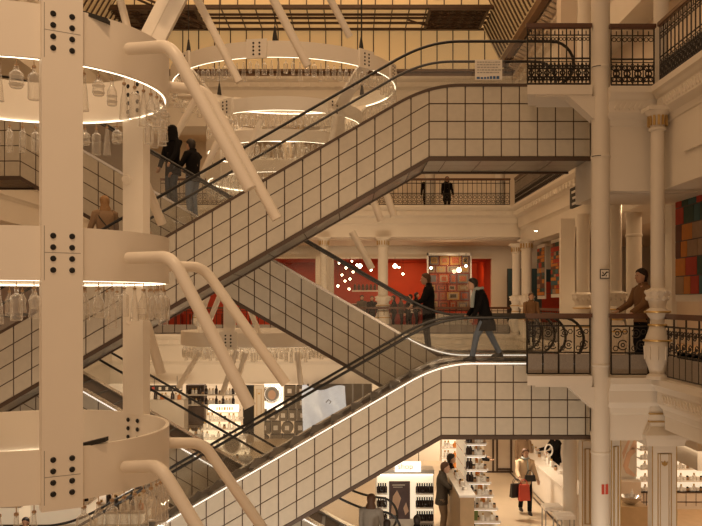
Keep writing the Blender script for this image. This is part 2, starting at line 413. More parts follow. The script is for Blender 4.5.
column(657.5, CY-.22, L1+.0, Z(108, CY-.2), .115, base='bigvase', cap=True)
column(661, CY+.25, L2N, 11.5, .13, cap=False)
column(585, 20, L2, 11.0, .17, cap=True)
b = MB(); b.box(X(561, 24), X(577, 24), 24, 24.5, L2, 11); struct(b.build('column', 'plaster_warm'))
column(516.5, 33.9, L1, 3.7, .17, base='vase'); column(526.5, 31.5, L1, 3.7, .19, base='vase')
column(583, 22.3, L1, 3.7, .17, base='vase', cap=False)
column(383, 34.9, L1, 4.05, .21, base='vase')
column(324, 34.9, L1, 4.05, .17, base='vase'); column(200, 34.9, L1, 4.05, .21, base='vase')
column(634, 22, L1, 3.72, .2, cap=False, bands=(3.1,)); column(616, 19, L1, 3.72, .13, cap=False, base='vase')
column(570, 20, L0, -1.4, .165, cap=False)
for px in (300, 430, 500): column(px, 35, L2, 8.8, .2, cap=True)
b = MB(); b.box(X(561, 24.5), X(575, 24.5), 24.5, 24.7, L1, 3.8); struct(b.build('column', 'column_paint'))
b = MB(); b.box(X(672, 17.6), X(677, 17.6), 17.6, 18, L1, 3.8); struct(b.build('column', 'column_paint'))
# ground floor pilasters with gilt panel lines
def pilaster(px0, px1, D, z0, z1, crown=True, plinth=True):
    x0, x1 = X(px0, D), X(px1, D); w_ = x1-x0; b = MB(); b.box(x0, x1, D, D+.22, z0, z1)
    if plinth: b.box(x0-.05, x1+.05, D-.05, D+.24, z0, z0+.9); b.box(x0-.07, x1+.07, D-.07, D+.26, z0+.86, z0+.94)
    c = struct(b.build('column', 'column_paint', origin=(x0, D, z0)))
    b = MB(); m = w_*.22; za = z0+1.05; zb = z1-.15
    for k, t in ((m, .014), (m*1.45, .008)):
        for (a0, a1, c0, c1) in ((x0+k, x0+k+t, za, zb), (x1-k-t, x1-k, za, zb), (x0+k, x1-k, za, za+t), (x0+k, x1-k, zb-t, zb)): b.box(a0, a1, D-.012, D, c0, c1)
    b.box(x0+.0, x0+.015, D-.008, D, z0+1, z1); b.box(x1-.015, x1, D-.008, D, z0+1, z1)
    if crown:
        xm = (x0+x1)/2; zz = zb-.18; q = w_*.13
        b.prism([(xm-q, zz+q*.7), (xm-q*.8, zz-q*.4), (xm, zz-q*.9), (xm+q*.8, zz-q*.4), (xm+q, zz+q*.7), (xm+q*.45, zz+q*.1), (xm, zz+q*.9), (xm-q*.45, zz+q*.1)], 'y', D-.016, D)
    if plinth:
        for (a0, a1, c0, c1) in ((x0+.1, x0+.115, z0+.15, z0+.75), (x1-.115, x1-.1, z0+.15, z0+.75), (x0+.1, x1-.1, z0+.15, z0+.165), (x0+.1, x1-.1, z0+.735, z0+.75)): b.box(a0, a1, D-.062, D-.05, c0, c1)
    b.build('gilt_line', 'gold', c)
    return c
big = pilaster(652, 677, CY+.15, L0, Z(445, CY+.15))
b = MB(); zt = Z(392, CY); xm = X(664, CY+.15); dm = CY+.40
def sq(z, h): return (z, h)
rows = [(Z(447, CY), .33), (Z(440, CY), .36), (Z(436, CY), .36), (Z(428, CY), .24), (Z(424, CY), .24), (Z(422, CY), .25), (Z(416, CY), .25), (Z(414, CY), .24), (Z(405, CY), .24), (Z(400, CY), .28), (Z(396, CY), .28)]
vs = []; fs = []
for i, (z, h) in enumerate(rows):
    vs += [(xm-h, dm-h, z), (xm+h, dm-h, z), (xm+h, dm+h, z), (xm-h, dm+h, z)]
for i in range(len(rows)-1):
    for k in range(4): fs.append((i*4+k, i*4+(k+1) % 4, i*4+4+(k+1) % 4, i*4+4+k))
fs += [(3, 2, 1, 0), tuple(4*(len(rows)-1)+k for k in range(4))]
b.add(vs, fs); b.build('capital', 'column_paint', big)
b = MB(); h = .256
for z in (Z(423, CY), Z(415, CY)): b.box(xm-h, xm+h, dm-h-.005, dm+h, z-.012, z+.012)
b.build('gold_ring', 'gold', big)
pilaster(582, 593, 17.6, L0, -1.6, crown=False); pilaster(254, 264, 34.2, L0, -2.1, plinth=False)
pilaster(611, 621, 15.6, L0, -1.2, crown=False)

# downlights: visible luminaires in the gallery ceilings
def downlight(px, py, D, z, label, energy=28):
    x = X(px, D); b = MB(); b.lathe([(.09, z), (.09, z-.03), (.065, z-.03), (.055, z-.01), (.0, z-.01)], x, D, 14)
    r_ = b.build('downlight', 'white_gloss', origin=(x, D, z), smooth=True); set3(r_, label, 'ceiling light', 'recessed gallery downlights')
    b = MB(); b.lathe([(.055, z-.022), (.055, z-.034), (.0, z-.036)], x, D, 12); b.build('lens', 'lamp', r_)
    ld = bpy.data.lights.new('spot', 'SPOT'); ld.energy = energy; ld.color = (1, .68, .38); ld.spot_size = radians(120); ld.spot_blend = .6; ld.shadow_soft_size = .12
    lo = bpy.data.objects.new('spot_lamp', ld); COL.objects.link(lo); lo.location = (x, D, z-.08)
downlight(624, 196, 19, 3.72, 'bright round downlight in the level-one gallery ceiling, nearer of two beside the tall column', 60)
downlight(636, 212, 23, 3.72, 'round downlight in the level-one gallery ceiling behind the bright one', 120)
downlight(536, 231, 27.6, 3.72, 'small round downlight above the row of hanging tapestries', 90)
# ------------------------------------------------------------------ railings
def railing(p0, p1, z0, style, name, label, cat='railing', fine=True, h=1.12, bay=.66):
    p0 = Vector((p0[0], p0[1], 0)); p1 = Vector((p1[0], p1[1], 0)); L = (p1-p0).length; u = (p1-p0)/L; n = Vector((-u.y, u.x, 0)); up = Vector((0, 0, 1))
    root = empty(name, (p0.x, p0.y, z0), label, cat, 'gallery railings')
    def P(s, z, o=0): return p0+u*s+n*o+up*(z0+z)
    b = MB(); b.obox(P(L/2, h-.03), u*(L/2+.03), n*.04, up*.035); b.obox(P(L/2, h-.075), u*(L/2+.01), n*.025, up*.012)
    b.build('handrail', 'wood_rail', root)
    nb = max(1, round(L/bay)); bw = L/nb; t = .012 if fine else .016
    for i in range(nb):
        s0 = i*bw; b = MB(); sg = 4
        def bar(sa, za, sb, zb, r=t): b.tube([P(sa, za), P(sb, zb)], r, 4)
        def ring(sc, zc, R, r=.009, k=10, a0=0, a1=2*pi): 
            pts = [P(sc+R*cos(a0+(a1-a0)*j/k), zc+R*sin(a0+(a1-a0)*j/k)) for j in range(k+(0 if a1-a0 > 6.2 else 1))]
            b.tube(pts, r, 4, closed=a1-a0 > 6.2)
        bar(s0, .04, s0+bw, .04, .016)
        if style == 'upper':
            bar(s0, h-.2, s0+bw, h-.2); bar(s0, .5, s0+bw, .5, .016); bar(s0, .44, s0+bw, .44, .009)
            q = 4 if fine else 5
            for j in range(q):
                s = s0+bw*(j+.5)/q; w_ = bw/q
                bar(s-w_/2, .04, s-w_/2, h-.06, .013 if fine else .012)
                if fine:
                    ring(s-w_*.22, h-.27, w_*.2, .008, 7); ring(s+w_*.22, h-.27, w_*.2, .008, 7)
                    bar(s, h-.2, s, h-.12, .01)
                    for zz in (.14, .34): ring(s-w_*.22, zz, w_*.22, .016, 7); ring(s+w_*.22, zz, w_*.22, .016, 7)
                    ring(s, .24, w_*.3, .016, 7); bar(s, .06, s, .42, .015)
                    bar(s-w_*.45, .07, s+w_*.45, .42, .007); bar(s+w_*.45, .07, s-w_*.45, .42, .007)
                else:
                    ring(s, .16, w_*.36, .013, 5); ring(s, .34, w_*.36, .013, 5)
        elif style == 'lower':
            bar(s0, h-.22, s0+bw, h-.22, .016); bar(s0, .42, s0+bw, .42, .014); bar(s0, .04, s0, h-.05, .016); bar(s0+bw/2, .04, s0+bw/2, h-.22, .014)
            if fine:
                for sc in (s0+bw*.25, s0+bw*.75):
                    w_ = bw*.5; zc = .66
                    ring(sc-w_*.16, zc+.11, w_*.24, .011, 9, -2.6, 2.6); ring(sc+w_*.14, zc-.10, w_*.26, .011, 9, .6, 5.6)
                    ring(sc-w_*.16, zc+.11, w_*.1, .011, 6); ring(sc+w_*.14, zc-.10, w_*.1, .011, 6)
                    ring(sc+w_*.25, zc+.14, w_*.14, .009, 6); ring(sc-w_*.25, zc-.16, w_*.14, .009, 6)
        else:
            bar(s0, h-.16, s0+bw, h-.16, .014)
            for j in range(4): bar(s0+bw*j/4, .04, s0+bw*j/4, h-.06, .013)
        if i == nb-1: bar(s0+bw, .04, s0+bw, h-.05, .016)
        b.build('iron_panel', 'iron', root)
        if style == 'lower' or style == 'far_lower':
            hh = .40
            for j in range(2):
                b = MB(); b.obox(P(s0+bw*(j+.5)/2, hh/2+.02), u*(bw/4-.018), n*.012, up*(hh/2-.03)); b.build('stone_panel', 'granite', root)
    return root
# near balustrades at the landings and the gallery corner
yb = CY+.10
railing((X(528, 15.0), 15.05), (X(590, 15.05), 15.05), L2N+.06, 'upper', 'iron_railing', 'ornate black iron railing around the upper escalator landing, left of the tall column')
railing((X(611, yb), yb), (X(654, yb), yb), L2N+.0, 'upper', 'iron_railing', 'short ornate iron railing on the upper gallery, between tall column and corner column')
railing((CX+.14, CY-.02), (CX+.14, 8.0), L2N+.0, 'upper', 'iron_railing', 'ornate iron railing of the upper gallery running towards the viewer')
railing((X(527, 15.05), 15.05), (X(590, 15.05), 15.05), L1+.02, 'lower', 'iron_railing', 'scrolled iron railing with stone panels around the lower escalator landing')
railing((X(611, yb), yb), (X(648, yb), yb), L1+.02, 'lower', 'iron_railing', 'short scrolled iron railing between the tall column and the vase-based column')
railing((CX+.14, CY-.15), (CX+.14, 8.0), L1+.02, 'lower', 'iron_railing', 'scrolled iron railing of the level-one gallery running towards the viewer', bay=.5)
# far side and receding gallery
railing((X(160, FY), FY+.12), (RX-.1, FY+.12), L2, 'upper', 'iron_railing', 'long iron railing of the far upper gallery with two people behind it', fine=False, bay=1.)
railing((X(150, FY), FY+.12), (RX-.1, FY+.12), L1, 'far_lower', 'iron_railing', 'far level-one gallery railing with stone panels in front of the red café', fine=False, bay=1.)
railing((RX+.1, FY), (RX+.1, 21), L2, 'upper', 'iron_railing', 'iron railing of the receding upper gallery on the right side of the atrium', fine=False, bay=1.)
railing((RX+.1, FY), (RX+.1, 21), L1, 'far_lower', 'iron_railing', 'iron railing of the receding level-one gallery in front of the tapestries', fine=False, bay=1.)

# landing platforms reaching out to the escalators
for zt, zz in ((L2N+.06, 5), (L1+.02, 0)):
    x0 = X(527, 15); x1 = X(592, 15)
    b = MB(); x0b = X(528, 15.85); b.prism([(x0, 14.97), (x1, 14.97), (x1, 15.85), (x0b, 15.85)], 'z', zt-.17, zt); b.prism([(x0+.15, 15.0), (x1, 15.0), (x1, 15.85), (x0b+.15, 15.85)], 'z', zt-.2, zt-.17)
    b.prism([(x1-.42, zt-.2), (x1+.05, zt-.2), (x1+.05, zt-.62)], 'y', 15.0, 15.3)
    struct(b.build('trim', 'plaster'))
    b = MB(); b.box(4.62, RX+1, CY+.6, 21, zt-.5, zt-.02); struct(b.build('floor', 'floor_stone'))

# ------------------------------------------------------------------ escalators
TAN = .577
def clampline(x, xa, xb, za, zb):                       # xa..xb the incline between two levels
    if xa < xb: return za if x <= xa else zb if x >= xb else za+(x-xa)*(zb-za)/(xb-xa)
def softline(x, xa, xb, za, zb, w=.55):
    s = 0; n = 9
    for i in range(n): s += clampline(x+w*(2*i/(n-1)-1), xa, xb, za, zb)
    return s/n
def escalator(label, D, xa, xb, za, zb, x0, x1, n0, n1, lit, tile_anchor, wid=1.6, hgt=1.45, cut=None, gleam_from=-99, gleam_to=99):
    """xa,xb: the bends; za,zb: deck heights left and right; x0,x1: ends of the body; n0,n1: newel ends of the handrails"""
    root = empty('escalator', (x0, D, min(za, zb)), label, 'escalator', 'crossing escalators of the atrium')
    top = lambda x: softline(x, xa, xb, za, zb)
    low = lambda x: clampline(x, xa, xb, za, zb)-hgt
    xs = sorted(set([x0, x1, xa, xb]+[x0+i*.12 for i in range(int((x1-x0)/.12)+1)]))
    # body
    b = MB(); vs = []; fs = []
    for x in xs: vs += [(x, D, low(x)), (x, D+wid, low(x)), (x, D+wid, top(x)-.10), (x, D, top(x)-.10)]
    for i in range(len(xs)-1):
        for k in range(4): fs.append((4*i+k, 4*i+(k+1) % 4, 4*i+4+(k+1) % 4, 4*i+4+k))
    fs += [(3, 2, 1, 0), tuple(4*(len(xs)-1)+k for k in range(4))]
    b.add(vs, fs); b.build('truss', 'joint', root)
    # bottom and top edge profiles
    b = MB()
    for y in (D-.035, D+wid-.005):
        vs = []; fs = []
        for x in xs: vs += [(x, y, low(x)-.05), (x, y+.04, low(x)-.05), (x, y+.04, low(x)+.03), (x, y, low(x)+.03)]
        for i in range(len(xs)-1):
            for k in range(4): fs.append((4*i+k, 4*i+(k+1) % 4, 4*i+4+(k+1) % 4, 4*i+4+k))
        fs += [(3, 2, 1, 0), tuple(4*(len(xs)-1)+k for k in range(4))]
        b.add(vs, fs)
    b.build('edge_profile', 'truss', root)
    # tile cladding, both sides
    tw = .347; g = .012; rows = 4
    k0 = math.floor((x0-tile_anchor)/tw); k1 = math.ceil((x1-tile_anchor)/tw)
    rowh = lambda x, r: low(x)+.03+(clampline(x, xa, xb, za, zb)-.06-low(x)-.03)*r/rows
    for y0, y1 in ((D-.022, D+.002), (D+wid-.002, D+wid+.02)):
        b = MB()
        for k in range(k0, k1+1):
            a, c = tile_anchor+k*tw, tile_anchor+(k+1)*tw
            a, c = max(a, x0), min(c, x1)
            if c-a < .04: continue
            parts = [(a, c)]
            for bx in (xa, xb):
                if a+.03 < bx < c-.03: parts = [(a, bx), (bx, c)]
            for (p, q) in parts:
                pp = p+(g if p == a else .003); qq = q-(g if q == c else .003)
                for r in range(rows):
                    gg = .012
                    def zt(x, r_): return min(rowh(x, r_), top(x)-.045)
                    if cut and r >= cut[1] and qq > cut[0]: continue
                    b.prism([(pp, rowh(pp, r)+gg), (qq, rowh(qq, r)+gg), (qq, zt(qq, r+1)-gg), (pp, zt(pp, r+1)-gg)], 'y', y0, y1)
        b.build('tile_cladding', 'tile', root)
    # soffit panels
    b = MB(); k = k0
    while k <= k1:
        a, c = tile_anchor+k*tw, tile_anchor+(k+2)*tw; a, c = max(a, x0), min(c, x1)
        if c-a > .05:
            for (p, q) in ([(a, c)] if not any(a+.03 < bx < c-.03 for bx in (xa, xb)) else [(a, [bx for bx in (xa, xb) if a+.03 < bx < c-.03][0]), ([bx for bx in (xa, xb) if a+.03 < bx < c-.03][0], c)]):
                for (ya, yb_) in ((D+.03, D+wid/2-.01), (D+wid/2+.01, D+wid-.03)):
                    b.add([(p+.01, ya, low(p+.01)-.012), (q-.01, ya, low(q-.01)-.012), (q-.01, yb_, low(q-.01)-.012), (p+.01, yb_, low(p+.01)-.012),
                           (p+.01, ya, low(p+.01)), (q-.01, ya, low(q-.01)), (q-.01, yb_, low(q-.01)), (p+.01, yb_, low(p+.01))],
                          [(0, 1, 2, 3), (0, 1, 5, 4), (1, 2, 6, 5), (2, 3, 7, 6), (3, 0, 4, 7)])
        k += 2
    b.build('soffit', 'soffit', root)
    # steel decks beside the steps
    def strip(ya, yb_, z0_, z1_, xs_):
        m = MB(); vs = []; fs = []
        for x in xs_: vs += [(x, ya, top(x)+z0_), (x, yb_, top(x)+z0_), (x, yb_, top(x)+z1_), (x, ya, top(x)+z1_)]
        for i in range(len(xs_)-1):
            for k in range(4): fs.append((4*i+k, 4*i+(k+1) % 4, 4*i+4+(k+1) % 4, 4*i+4+k))
        fs += [(3, 2, 1, 0), tuple(4*(len(xs_)-1)+k for k in range(4))]
        m.add(vs, fs); return m
    for ya, yb_ in ((D-.03, D+.26), (D+wid-.26, D+wid+.02)):
        strip(ya, yb_, -.075, -.015, xs).build('deck_cover', 'steel' if lit else 'truss', root)
    if not lit: pass
    sx = [x for x in xs if n0 <= x <= n1]
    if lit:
        sx = [x for x in sx if gleam_from <= x <= gleam_to]
        if sx: strip(D-.045, D-.03, -.055, -.03, sx).build('glow_strip', 'led_sheen_cool', root)  # reflection on the steel deck edge, painted in as a glowing strip
    # steps
    b = MB(); x = x0+.1
    while x < x1-.4:
        xm_ = x+.2
        zz = math.floor(top(xm_)/.23)*.23 if xa < xm_ < xb else top(xm_)-.04
        zz = min(max(zz, min(za, zb)-.04), max(za, zb)-.04)-.06
        b.box(x, x+.4, D+.27, D+wid-.27, zz-.25, zz); x += .4
    b.build('steps', 'step_metal', root)
    # glass balustrades and handrails
    for y in (D+.12, D+wid-.12):
        m = MB(); gx = [x for x in xs if n0+.34 <= x <= n1-.34]
        vs = []; fs = []
        for x in gx: vs += [(x, y-.006, top(x)-.02), (x, y+.006, top(x)-.02), (x, y+.006, top(x)+.80), (x, y-.006, top(x)+.80)]
        for i in range(len(gx)-1):
            for k in (1, 3): fs.append((4*i+k, 4*i+(k+1) % 4, 4*i+4+(k+1) % 4, 4*i+4+k))
        m.add(vs, fs)
        for xe, sg in ((n0+.34, -1), (n1-.34, 1)):
            zc = top(xe)+.39; arc = [(xe+sg*.40*sin(a), zc+.41*cos(a)) for a in [pi*j/14 for j in range(15)]]
            m.prism([(p[0], p[1]) for p in arc], 'y', y-.006, y+.006)
        m.build('glass_panel', 'balustrade_glass', root, smooth=False)
        pts = []
        xe = n0+.36
        for j in range(12, 0, -1):
            a = pi*j/12*.93; pts.append((xe-.42*sin(a), y, top(xe)+.41+.43*cos(a)))
        pts += [(x, y, top(x)+.84) for x in xs if n0+.36 <= x <= n1-.36]
        xe = n1-.36
        for j in range(1, 13):
            a = pi*j/12*.93; pts.append((xe+.42*sin(a), y, top(xe)+.41+.43*cos(a)))
        m = MB(); m.tube(pts, .036, 7, flat=.8); m.build('handrail', 'rubber', root, smooth=True)
    return root
E1T, E2T = 5.56, .21
escalator('tile-clad escalator whose dark top landing ends high beside the tall column', 16, 1.5-5.35/TAN, 1.5, E2T, E1T, -9.9, 4.6, -9.6, 4.25, False, 1.5)
escalator('tile-clad escalator with glow-painted steel edge rising from the ground floor to the middle landing', 16, 1.73-4.41/TAN, 1.73, -4.2, E2T, -8.5, 4.6, -8.2, 4.45, True, 1.73)
escalator('tile-clad escalator passing behind, descending rightward to the middle landing', 18.5, -7.35, -7.35+5.35/TAN, E1T, E2T, -9.9, 4.6, -9.6, 4.5, True, -7.35, gleam_from=1.2)
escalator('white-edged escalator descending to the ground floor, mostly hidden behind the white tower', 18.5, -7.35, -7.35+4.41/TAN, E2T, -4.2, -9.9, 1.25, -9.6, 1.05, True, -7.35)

# notice standing on the upper landing
b = MB(); x0, x1 = X(475, 15.9), X(502, 15.9); z0, z1 = Z(80, 15.9), Z(60, 15.9)
b.box(x0, x1, 15.88, 15.91, z0, z1, 0)
nt = b.build('notice_board', ['label_white'], origin=(x0, 15.9, z0)); set3(nt, 'small pale notice panel with blue printing on the upper escalator landing', 'sign')
b = MB(); random.seed(3)
for r in range(5):
    zz = z1-.045-r*.05; x = x0+.04
    while x < x1-.07:
        w_ = random.uniform(.02, .06); b.box(x, x+w_, 15.874, 15.88, zz-.010, zz+.008); x += w_+.014
b.build('small_print', 'grey_panel', nt)
b = MB(); x = x0+.03
while x < x1-.05:
    w_ = random.uniform(.02, .06); b.box(x, x+w_, 15.874, 15.88, z0+.015, z0+random.uniform(.04, .07)); x += w_+.018
b.build('blue_print', mat('blue_print', (.03, .10, .25), .6), nt)
# ------------------------------------------------------------------ hanging bottles
def proto(name, prof, hgt, facets=12, ribs=False):
    """profile (r,z) from neck downwards, hung by a cord whose top is at z=0; returns mesh object template data"""
    cord = .075
    b = MB(); b.lathe([(r, -cord-z) for r, z in prof], 0, 0, facets)
    g = b.build(name, 'glass', smooth=True)
    b = MB(); b.tube([(0, 0, 0), (0, 0, -cord-.01)], .004, 5); b.lathe([(.016, -cord+.022), (.018, -cord+.005), (.0, -cord-.0)], 0, 0, 8)
    c = b.build('cord', 'copper', g)
    if ribs:
        b = MB(); r = max(p[0] for p in prof)
        for z in ribs: b.lathe([(r+.002, -cord-z-.004), (r+.005, -cord-z), (r+.002, -cord-z+.004)], 0, 0, 12)
        b.build('rib', 'glass', g)
    return g
KINDS = [
 ('square-shouldered', [(.014, -.01), (.016, .03), (.045, .055), (.05, .07), (.05, .25), (.044, .26), (0, .262)], .26, 8, None),
 ('tall slim', [(.013, -.01), (.016, .02), (.018, .06), (.03, .12), (.042, .28), (.045, .30), (0, .302)], .30, 12, None),
 ('round-shouldered', [(.014, -.01), (.018, .035), (.022, .05), (.043, .09), (.046, .11), (.046, .22), (.04, .23), (0, .232)], .23, 12, (.14, .19)),
 ('squat ribbed', [(.018, -.01), (.02, .02), (.05, .045), (.054, .06), (.05, .09), (.054, .12), (.05, .15), (.04, .16), (0, .162)], .16, 12, (.07, .13)),
 ('straight cylindrical', [(.017, -.01), (.019, .025), (.034, .04), (.036, .05), (.036, .24), (.03, .247), (0, .248)], .25, 12, None),
 ('waisted', [(.014, -.01), (.018, .03), (.03, .055), (.045, .09), (.034, .15), (.045, .22), (.04, .235), (0, .237)], .24, 12, None)]
PROTO = []
for nm, pf, hg, fc, rb in KINDS:
    g = proto('glass_bottle', pf, hg, fc, rb); PROTO.append(g)
used = [False]*len(PROTO)
def hang(kind, loc, label, group, sc=1., rz=0, parts=True):
    src = PROTO[kind]
    o = src.copy(); COL.objects.link(o); o.location = loc; o.scale = (sc, sc, sc); o.rotation_euler = (0, 0, rz)
    set3(o, label, 'bottle', group)
    if parts:
        for ch in src.children:
            c = ch.copy(); COL.objects.link(c); c.parent = o
    return o

# ------------------------------------------------------------------ the near white tower
TX, TY, TR = -3.5, 9.0, 1.5
BANDS = [(3.60, 'second highest'), (1.56, 'middle'), (-.50, 'lowest'), (5.68, 'topmost')]
BH = .50
tower = empty('display_tower', (TX, TY, -.6), 'large white tower of stacked ring bands, flat posts and bent tubes, nearest the viewer', 'installation')
def band(root, cx, cy, R, z, h, seg=96, t=.04, mt='tower_white'):
    b = MB(); b.lathe([(R, z), (R, z+h), (R-t, z+h), (R-t, z)], cx, cy, seg, closed=True)
    o = b.build('ring_band', mt, root, smooth=True)
    b = MB(); s = .010 if R < 2 else .022
    b.lathe([(R-t-.016, z-.004), (R-t-.016, z+s), (R-t, z+s), (R-t, z-.004)], cx, cy, seg, closed=True)
    b.build('glow_strip', 'led', o)
    return o
for z, _ in BANDS: band(tower, TX, TY, TR, z, BH)
random.seed(11)
def post(ang, z0, z1, w=.37, t=.11, lo=None):
    c = Vector((TX+(TR+.0)*cos(ang), TY+(TR)*sin(ang), 0)); n = Vector((cos(ang), sin(ang), 0)); u = Vector((-sin(ang), cos(ang), 0))
    b = MB(); b.obox(c+Vector((0, 0, (z0+z1)/2)), u*w/2, n*t/2, Vector((0, 0, (z1-z0)/2)))
    o = b.build('post', 'tower_white', tower)
    sm = MB()
    for z, _ in BANDS:
        if z > z1 or z > 5 or ang > 3: continue
        for sg in ((1,) if ang < 0 else (-1,)):
            for col in (-1, 1):
                for r in range(4):
                    q = c+n*sg*(t/2)+u*col*.085+Vector((0, 0, z+.095+r*.105))
                    b = MB(); b.tube([q, q+n*sg*.006, q+n*sg*.014], [.027, .027, .018], 12); b.build('bolt', 'bolt', o)
        q = c+n*(t/2)
        sm.obox(q+Vector((0, 0, z+.255)), u*w*.44, n*.0015, Vector((0, 0, .003)))
        sm.obox(q-u*w*.44+Vector((0, 0, z+BH/2)), u*.003, n*.0015, Vector((0, 0, BH/2)))
    if sm.v: sm.build('seam', 'grey_panel', o)
    return o
post(radians(-57.5), -.56, 6.6); post(radians(55), -.02, 4.12); post(radians(180), -.58, 6.6)
# small dark bracket lying on the lowest band, another on the second highest
for (pa, pb, D_, dz) in (((79, 446), (107, 439), 7.9, .0), ((80, 13), (109, 22), 7.9, .0)):
    a_ = W(*pa, D_); c_ = W(*pb, D_+.12); b = MB(); d = (c_-a_)/2; b.obox((a_+c_)/2, d, Vector((0, .05, 0)), Vector((0, 0, .02)))
    b.build('dark_bracket', 'dark', tower)
def bent(pts, r, mt='tube_white', root=tower, name='bent_tube'):
    P_ = [W(*p) for p in pts]
    if len(P_) == 3:      # rounded elbow
        a, c, e = P_; la = (a-c).normalized(); le = (e-c).normalized(); k = min(.16, (a-c).length*.5)
        P_ = [a]+[(c+la*k)*(1-t)**2+c*2*t*(1-t)+(c+le*k)*t*t for t in [j/8 for j in range(9)]]+[e]
    b = MB(); b.tube(P_, r, 16); return b.build(name, mt, root, smooth=True)
bent([(129, 49, 8.12), (171, 46, 7.6), (284, 226, 7.4)][:2]+[(250, 189, 7.55)], .059)
bent([(158, 86, 9.6), (205, 90, 9.9), (277, 219, 9.9)], .064)
bent([(129, 258, 8.12), (172, 257, 7.6), (250, 407, 7.55)], .058)
bent([(160, 266, 9.5), (203, 267, 9.9), (286, 384, 9.9)], .062)
bent([(126, 467, 8.12), (160, 466, 7.6), (205, 540, 7.5)], .060)
bent([(160, 443, 9.5), (203, 443, 9.8), (268, 536, 9.8)], .064)
bent([(120, -90, 10.2), (148, -92, 10.6), (238, 82, 10.8)][0:1]+[(152, -90, 10.6), (239, 82, 10.8)], .052)
bent([(130, -90, 9.5), (228, -88, 11), (308, 66, 11.4)], .058)
bent([(150, -90, 9.2), (284, -90, 12.5), (350, 37, 13)], .055)
bent([(96, -60, 10.3), (110, -40, 10.8), (128, 30, 11)], .05)
bent([(130, 320, 10.2), (148, 318, 10.6), (160, 373, 10.7)][:1]+[(144, 316, 10.5), (161, 373, 10.7)], .062)
bent([(126, 180, 10.2), (146, 182, 10.6), (162, 223, 10.8)][:1]+[(140, 170, 10.5), (162, 224, 10.8)], .06)
# flat slanting board joining the topmost and next ring
a_, c_ = W(146, 52, 10.1), W(206, -66, 10.3); d = (c_-a_)/2; b = MB(); s_ = d.cross(Vector((0, 1, 0))).normalized()
b.obox((a_+c_)/2, d, s_*.155, Vector((0, .04, 0))); b.obox((a_+c_)/2-Vector((0, .045, 0))+s_*.02, d*.99, s_*.006, Vector((0, .006, 0)))
b.build('slanting_board', 'tower_white', tower)

def proj(p): return HX+F*p[0]/p[1], HY-F*(p[2]-EZ)/p[1]
names_r = {3.60: 'second ring down', 1.56: 'third ring down', -.50: 'lowest ring', 5.68: 'topmost ring'}
cnt_b = 0
for z, _ in BANDS:
    n = 60; R = TR-.055
    for i in range(n):
        a = radians(-57.5)+2*pi*(i+.5)/n
        side, k = ('right', i+1) if i < n/2 else ('left', n-i)
        p = (TX+R*cos(a), TY+R*sin(a), z-.0)
        px, py = proj(p)
        kd = random.choice([0, 1, 2, 3, 4, 5, 0, 1]); rr = random.uniform(.95, 1.15)*(1.25 if z < 0 else 1.08)
        if px < -8 or py < -26 or py > 530: continue
        if any(abs((math.degrees(a)-q+180) % 360-180) < 8.5 for q in (-57.5, 180)+((55,) if z < 5 else ())): continue
        hang(kd, p, f'clear {KINDS[kd][0]} bottle, {ordw(k)} {side}ward from the front post, {names_r[z]}', 'glass bottles hanging from the white tower', rr, random.uniform(0, 6), True)
        cnt_b += 1

# ------------------------------------------------------------------ far chandelier of tiered rings
def chandelier(cx, cy, rings, label, stuffgroup, posts):
    root = empty('ring_chandelier', (cx, cy, rings[-1][1]), label, 'chandelier', 'tiered ring chandeliers')
    for (R, z, h, ind, nm) in rings: band(root, cx, cy, R, z, h, 72, .05)
    return root
C1 = (X(285, 23), 23.)
R1 = [(3.1, 7.22, .38, True, 'large upper ring'), (2.15, 6.17, .34, False, ''), (2.15, 5.39, .30, False, ''), (2.15, 4.62, .3, False, '')]
ch1 = chandelier(C1[0], C1[1], R1, 'tall chandelier of lit white rings hung with bottles, behind the upper escalator', '', None)
def plate(root, cx, cy, R, z, h, ang, w=.5):
    c = Vector((cx+R*cos(ang), cy+R*sin(ang), z+h/2)); n = Vector((cos(ang), sin(ang), 0)); u = Vector((-sin(ang), cos(ang), 0))
    b = MB(); b.obox(c+n*.01, u*w/2, n*.03, Vector((0, 0, h/2+.04))); o = b.build('post_plate', 'tower_white', root)
    sg = -1 if ang > 0 else 1
    for col in (-1, 1):
        for r in range(4):
            q = c+n*(.01+sg*.03)+u*col*.075+Vector((0, 0, -.14+r*.09)); b = MB(); b.tube([q, q+n*sg*.01], .026, 6); b.build('bolt', 'bolt', o)
    return c
for a in (-98, -45, -140, -20, 60, 120):
    plate(ch1, C1[0], C1[1], 3.1, 7.22, .38, radians(a))
for a in (-50, -130, 40, 140): plate(ch1, C1[0], C1[1], 2.15, 6.17, .34, radians(a))
for a in (-45, -140, 45, 140):                     # slanting boards between the tiers
    b = MB(); ar = radians(a)
    p = Vector((C1[0]+3.05*cos(ar), C1[1]+3.05*sin(ar), 7.25)); q = Vector((C1[0]+2.15*cos(ar), C1[1]+2.15*sin(ar), 6.4)); d = (q-p)/2
    u = Vector((-sin(ar), cos(ar), 0)); b.obox((p+q)/2, d, u*.2, d.cross(u).normalized()*.03); b.build('slanting_board', 'tower_white', ch1)
for a in (-45, -140, 45, 140):
    ar = radians(a); b = MB(); p = Vector((C1[0]+2.13*cos(ar), C1[1]+2.13*sin(ar), 5.5)); u = Vector((-sin(ar), cos(ar), 0)); n = Vector((cos(ar), sin(ar), 0))
    b.obox(p, u*.18, n*.04, Vector((0, 0, 1.))); b.build('post', 'tower_white', ch1)
for a in (-47, -90, -138, 45, 135):
    ar = radians(a); b = MB(); x, y = C1[0]+3.05*cos(ar), C1[1]+3.05*sin(ar)
    b.tube([(x, y, 7.6), (x, y, 13.5)], .012, 5); b.tube([(x, y, 7.6), (x, y, 7.75), (x, y, 7.95)], [.07, .05, .02], 8); b.build('cable', 'dark', ch1)
